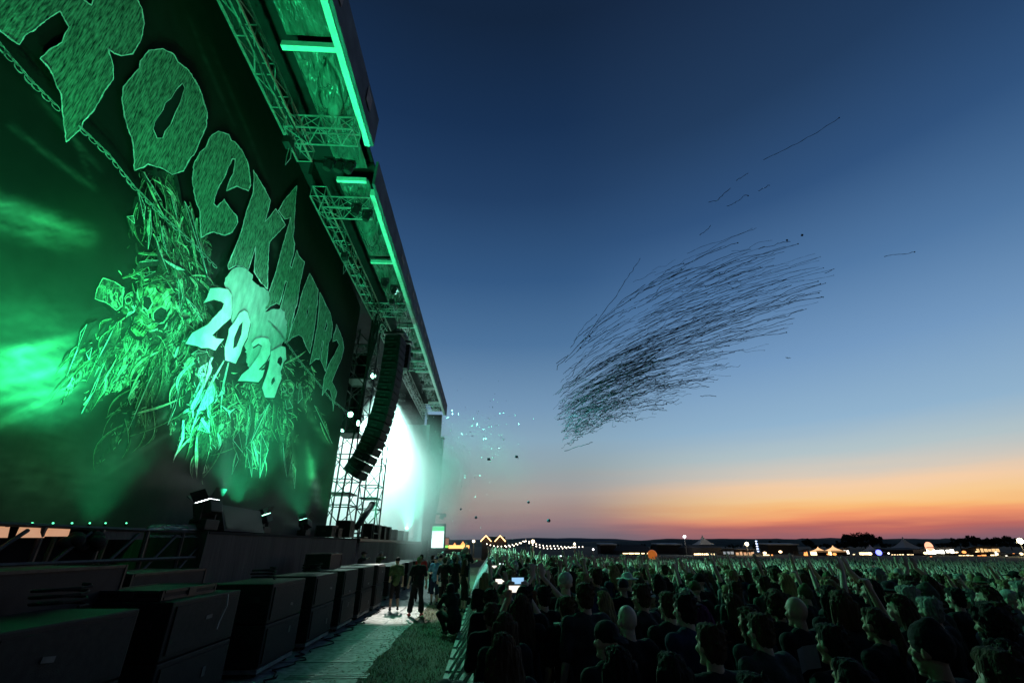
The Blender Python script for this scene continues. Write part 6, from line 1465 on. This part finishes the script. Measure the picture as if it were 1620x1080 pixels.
booth(1142, 1160, 871, 877, 118, 'white tent booth right of the long hall with open sloping side', lit('cool_dim', (.6, .7, .8), .35)); booth(1162, 1192, 872, 879, 120, 'dim orange-lit booth under the round lamp', lit('dim_orange', (1, .4, .15), .45)); booth(1205, 1215, 876.5, 879.5, 115, 'tiny warm booth right of the blue column', mwarm)
booth(1270, 1276, 872, 880, 112, 'tiny warm-lit kiosk left of the glowing pagoda pair', mwarm2); booth(1333, 1342, 870, 876, 112, 'small bright booth right of the glowing pagoda pair', mwhite)
mb = MB(); mb.tube([(pos(1470, 111.8), 111.8, hz(1470, 864, 111.8)), (pos(1470, 111.8), 111.65, hz(1470, 864, 111.8))], 1.0, 20); o = mb.build('round_sign', lit('salmon', (1, .42, .25), 1.6)); tag(o, 'round salmon-lit sign above the brightest booth', 'sign')
def mast(px, py, Y, label, r, m, col, power):
    x = pos(px, Y); z = hz(px, py, Y); t = thing('floodlight_mast', label, 'floodlight', (x, Y, 0), 0); mb = MB(); mb.tube([(0, 0, 0), (0, 0, z)], [.14, .08], 8); mb.box((0, 0, z-.1), (r*2.6, .12, .12)); mb.build('mast', M['darksteel'], t)
    for k in (0,): mb = MB(); mb.ell((k*r*.8, -.2, z+r*.3), (r*.8, r*.5, r*.75), 14, 10); mb.build('lamp', m, t, True)
    l = bpy.data.lights.new('mast_light', 'POINT'); l.energy = power; l.color = col; l.shadow_soft_size = .5; lo = bpy.data.objects.new('mast_light', l); scene.collection.objects.link(lo); lo.location = (x, Y-1.5, z)
mast(1085, 849, 120, 'tall floodlight mast with a cool white head left of the witch-hat tent', .42, lit('lamp_w', (.95, .97, 1), 9), (.9, .95, 1), 500)
mast(1182, 861, 118, 'floodlight with a round warm glow right of the witch-hat tent', .55, lit('lamp_y', (1, .85, .55), 10), (1, .8, .5), 900)
mast(1617, 857, 100, 'brightest floodlight at the right edge of the horizon', .75, lit('lamp_z', (1, .86, .5), 12), (1, .8, .45), 1500)
mast(843, 857, 88, 'warm floodlight at the peak of the light strings', .36, lit('lamp_q', (1, .8, .45), 10), (1, .8, .45), 400)
mast(909, 860.5, 100, 'small floodlight at the right end of the light strings', .28, lit('lamp_r', (1, .9, .6), 8), (1, .85, .5), 200)
mast(749, 856.5, 92, 'small round lamp left of the lit gables', .30, lit('lamp_s', (1, .85, .55), 8), (1, .85, .5), 200)
mast(938, 869, 95, 'small white lamp low right of the light strings', .2, lit('lamp_t', (.95, .95, 1), 7), (1, .95, .9), 80)
# blue column of lamps
x = pos(1198, 116); t = thing('light_column', 'slim column of blue-white lamps over the crowd', 'light column', (x, 116, 0)); mb = MB(); mb.tube([(0, 0, 0), (0, 0, 3.6)], .1, 8); mb.build('pole', M['darksteel'], t)
for k in range(5): mb = MB(); mb.ell((0, -.1, .9+k*.55), (.28, .15, .16), 10, 6); mb.build('lamp', lit('lamp_blue', (.45, .6, 1), 2.5), t)
# orange balloon, emission added so it stays orange under the green wash
d = ray(1032, 877); p = CC+d*(60/d.dot(CFW)); t = thing('balloon', 'big orange ball with an added soft glow floating just above the crowd', 'ball', p); mb = MB(); mb.ell((0, 0, 0), (.62, .62, .60), 20, 14); mb.build('skin', mat('orange_vinyl', (.8, .16, .01), .45, emit=(1, .25, .04), estr=.35), t, True); mb = MB(); mb.tube([(0, 0, -.6), (0, 0, -.68)], [.05, .07], 8); mb.build('valve', M['edge'], t)
# twin-gabled house with lit eaves, light strings
YH = 84; x0, x1 = pos(762, YH), pos(802, YH); t = thing('gabled_house', 'dark twin-gabled timber house with warm light tubes along both gables', 'house', ((x0+x1)/2, YH, 0)); w = x1-x0
ze = hz(780, 856, YH); zr = hz(780, 848, YH); mb = MB(); mb.box((0, 3, ze/2), (w, 6, ze)); 
g1, g2 = pos(768.5, YH)-(x0+x1)/2, pos(791, YH)-(x0+x1)/2; hw = (pos(776, YH)-pos(768.5, YH))
for gx in (g1, g2): mb.poly([(gx-hw, 0, ze), (gx+hw, 0, ze), (gx, 0, zr)], (0, 5.8, 0))
mb.build('wall', mat('brown_boards', (.05, .028, .02), .85, var=.4, scale=3, stretch=(8, 1, 1)), t)
mb = MB(); mb.box((0, 3.0, zr-.35), (w*.9, 1.5, .7)); 
for gx in (g1, g2):
    for s_ in (-1, 1): mb.add([(gx, -.3, zr+.12), (gx+s_*(hw+.2), -.3, ze), (gx+s_*(hw+.2), 6, ze), (gx, 6, zr+.12)], [(0, 1, 2, 3)])
mb.build('roof', mdark, t)
for gx in (g1, g2):
    mb = MB(); mb.tube([(gx-hw-.1, -.36, ze), (gx, -.36, zr+.12), (gx+hw+.1, -.36, ze)], .085, 6); mb.build('light_tube', lit('tube', (1, .55, .22), 5), t)
def lightstring(pts_px, Y, label):
    t = thing('light_string', label, 'light string', (pos(pts_px[0][0], Y), Y, 0), 0, 'strings of lamps over the crowd'); x00 = t.location.x
    P = []
    for (a, b) in zip(pts_px, pts_px[1:]):
        for k in range(8): u = k/8; sag = 4*u*(1-u)*a[2]; q = (a[0]+(b[0]-a[0])*u, a[1]+(b[1]-a[1])*u+sag); P.append(V((pos(q[0], Y)-x00, 0, hz(q[0], q[1], Y))))
    P.append(V((pos(pts_px[-1][0], Y)-x00, 0, hz(pts_px[-1][0], pts_px[-1][1], Y))))
    mb = MB(); mb.tube(P, .02, 4); mb.build('wire', M['black'], t)
    cum = 0; bl = lit('bulb', (1, .85, .68), 5)
    nb = 0
    for a, b in zip(P, P[1:]):
        L = (b-a).length; k = 0
        while cum < L: q = a+(b-a)*(cum/L); mb = MB(); mb.ell(q-V((0, 0, .09)), (.085, .085, .10), 8, 6); mb.build('bulb', bl, t); cum += .62; nb += 1
        cum -= L
    return t
lightstring([(770, 859, 2.5), (802, 861.5, 1.5), (832, 853, 0)], 82, 'left string of small warm lamps rising from the gables to the peak')
lightstring([(801, 863.5, 2), (832, 854, 0)], 80, 'lower left string of small warm lamps')
lightstring([(832, 853, 3.5), (880, 862, 1.5), (927, 863, 0)], 84, 'right string of small warm lamps falling from the peak')
lightstring([(832, 854.5, 3.5), (872, 866, 1), (910, 863.5, 0)], 80, 'lower right string of small warm lamps')
t = thing('string_pole', 'pole carrying the peak of the light strings', 'pole', (pos(832, 82), 82, 0)); mb = MB(); mb.tube([(0, 0, 0), (0, 0, hz(832, 852, 82))], .07, 8); mb.build('shaft', M['darksteel'], t); mb = MB(); mb.ell((0, 0, hz(832, 852, 82)), (.1, .1, .1), 8, 6); mb.build('cap', M['steel'], t)
# orange-lit fair ride and small sign left
t = thing('food_stand', 'orange-lit stand with two pointed tops left of the gabled house', 'stand', (pos(724, 90), 90, 0)); x00 = t.location.x
mb = MB(); mb.box((0, 1, .8), (4.6, 2.4, 1.6)); mb.build('body', mdark, t)
for (px, yt, w_) in [(719, 857.5, .7), (732, 855.5, 1.2)]: mb = MB(); c = pos(px, 90)-x00; mb.add([(c-w_/2, -.3, hz(px, 864, 90)), (c+w_/2, -.3, hz(px, 864, 90)), (c+w_/2, .5, hz(px, 864, 90)), (c-w_/2, .5, hz(px, 864, 90)), (c, .1, hz(px, yt, 90))], [(0, 1, 4), (1, 2, 4), (2, 3, 4), (3, 0, 4), (0, 3, 2, 1)]); mb.build('lit_top', mwarm2, t)
mb = MB(); mb.box((0, -.3, hz(724, 864.5, 90)), (4.2, .1, .55)); mb.build('lit_counter', lit('o2', (1, .4, .12), 2.6), t)
t = thing('roadside_sign', 'upright orange and green lit sign right of the bright screen', 'sign', (pos(706.5, 60), 60, 0)); zt, zm, zb = hz(706, 851, 60), hz(706, 861.5, 60), hz(706, 866, 60)
mb = MB(); mb.box((0, 0, (zt+zb)/2), (.5, .25, zt-zb+.2)); mb.box((0, .05, zb/2), (.12, .12, zb)); mb.build('housing', mdark, t); mb = MB(); mb.box((0, -.14, (zt+zm)/2), (.46, .03, zt-zm)); mb.build('upper_panel', lit('sg1', (.7, .22, .12), .4), t); mb = MB(); mb.box((0, -.14, (zm+zb)/2-.02), (.46, .03, zm-zb-.05)); mb.build('lower_panel', lit('sg2', (.35, 1, .15), 1.1), t)
# low sheds between
for i, (a, b, lb) in enumerate([(950, 975, 'low pale container row at the left of the gabled tent'), (1040, 1078, 'low grey vehicles and sheds behind the balloon'), (1215, 1262, 'flat grey canopy roof right of the blue column')]):
    Y = 135; x0, x1 = pos(a, Y), pos(b, Y); t = thing('shed', lb, 'shed', ((x0+x1)/2, Y, 0)); w = x1-x0; mb = MB(); mb.box((0, 2, 1.2), (w, 4, 2.4)); mb.build('wall', mdark, t); mb = MB(); mb.box((0, 1.8, 2.55), (w*1.05, 5, .25), Matrix.Rotation(R(3), 3, 'X')); mb.build('roof', mtent, t)

hl = random.Random(77)
for i in range(30):
    px = 1205+i*14+hl.uniform(-5, 5); Y = hl.uniform(100, 125); z = hz(px, hl.uniform(872, 881), Y); x = pos(px, Y); r_ = hl.uniform(.12, .3)
    t = thing('festival_lamp', 'small lamp glowing among the stalls along the right horizon', 'lamp', (x, Y, 0), 0, 'small lamps among the far stalls'); c_ = hl.random()
    mb = MB(); mb.tube([(0, 0, -.5), (0, 0, z)], .04, 5); mb.build('post', M['darksteel'], t)
    mb = MB(); mb.ell((0, -.05, z), (r_*1.6, r_, r_), 10, 6); mb.build('bulb', mwarm if c_ < .5 else (mwarm2 if c_ < .8 else mwhite), t)
# ================================================================== STAGE SMOKE (real scattering volume lit by the stage lights)
def smoke(name, c, d, dens, label, nscale, lo, hi, col=(1, 1, 1), fall=(1, 1, 1)):
    mb = MB(); mb.box((0, 0, 0), d); m = bpy.data.materials.new(name); m.use_nodes = True; nt = m.node_tree; nt.nodes.remove(nt.nodes['Principled BSDF'])
    pv = nt.nodes.new('ShaderNodeVolumePrincipled'); pv.inputs['Color'].default_value = (*col, 1); pv.inputs['Anisotropy'].default_value = .25
    tcv = nt.nodes.new('ShaderNodeTexCoord'); nv = nt.nodes.new('ShaderNodeTexNoise'); nv.inputs['Scale'].default_value = nscale; nv.inputs['Detail'].default_value = 3
    nt.links.new(tcv.outputs['Object'], nv.inputs[0]); r_ = nt.nodes.new('ShaderNodeMapRange'); r_.inputs['From Min'].default_value = lo; r_.inputs['From Max'].default_value = hi; nt.links.new(nv.outputs[0], r_.inputs[0])
    # fades out towards the faces of its box
    mpv = nt.nodes.new('ShaderNodeMapping'); mpv.inputs['Scale'].default_value = (2/d[0], 2/d[1], 2/d[2]); nt.links.new(tcv.outputs['Object'], mpv.inputs[0])
    ln = nt.nodes.new('ShaderNodeVectorMath'); ln.operation = 'LENGTH'; nt.links.new(mpv.outputs[0], ln.inputs[0])
    r2_ = nt.nodes.new('ShaderNodeMapRange'); r2_.interpolation_type = 'SMOOTHSTEP'; r2_.inputs['From Min'].default_value = 1.0; r2_.inputs['From Max'].default_value = .4; nt.links.new(ln.outputs['Value'], r2_.inputs[0])
    mu = nt.nodes.new('ShaderNodeMath'); mu.operation = 'MULTIPLY'; nt.links.new(r_.outputs[0], mu.inputs[0]); nt.links.new(r2_.outputs[0], mu.inputs[1])
    m2 = nt.nodes.new('ShaderNodeMath'); m2.operation = 'MULTIPLY'; m2.inputs[1].default_value = dens; nt.links.new(mu.outputs[0], m2.inputs[0]); nt.links.new(m2.outputs[0], pv.inputs['Density'])
    nt.links.new(pv.outputs[0], nt.nodes['Material Output'].inputs['Volume']); o = mb.build(name, m); o.location = c; tag(o, label, 'smoke', kind='stuff'); return o
smoke('stage_smoke', (-10.0, 40.3, 6.9), (19.5, 25, 15.5), .34, 'thick white smoke billowing out of the lit main stage', .22, .25, .65)
smoke('drifting_smoke', (-1.5, 44, 7.2), (15, 20, 15), .02, 'thin turquoise smoke drifting off the stage over the crowd', .18, .25, .7)
smoke('banner_smoke', (-7.0, 14.5, 5.6), (2.6, 22, 9), .035, 'faint smoke in front of the banner showing the floodlight beams', .5, .3, .7)
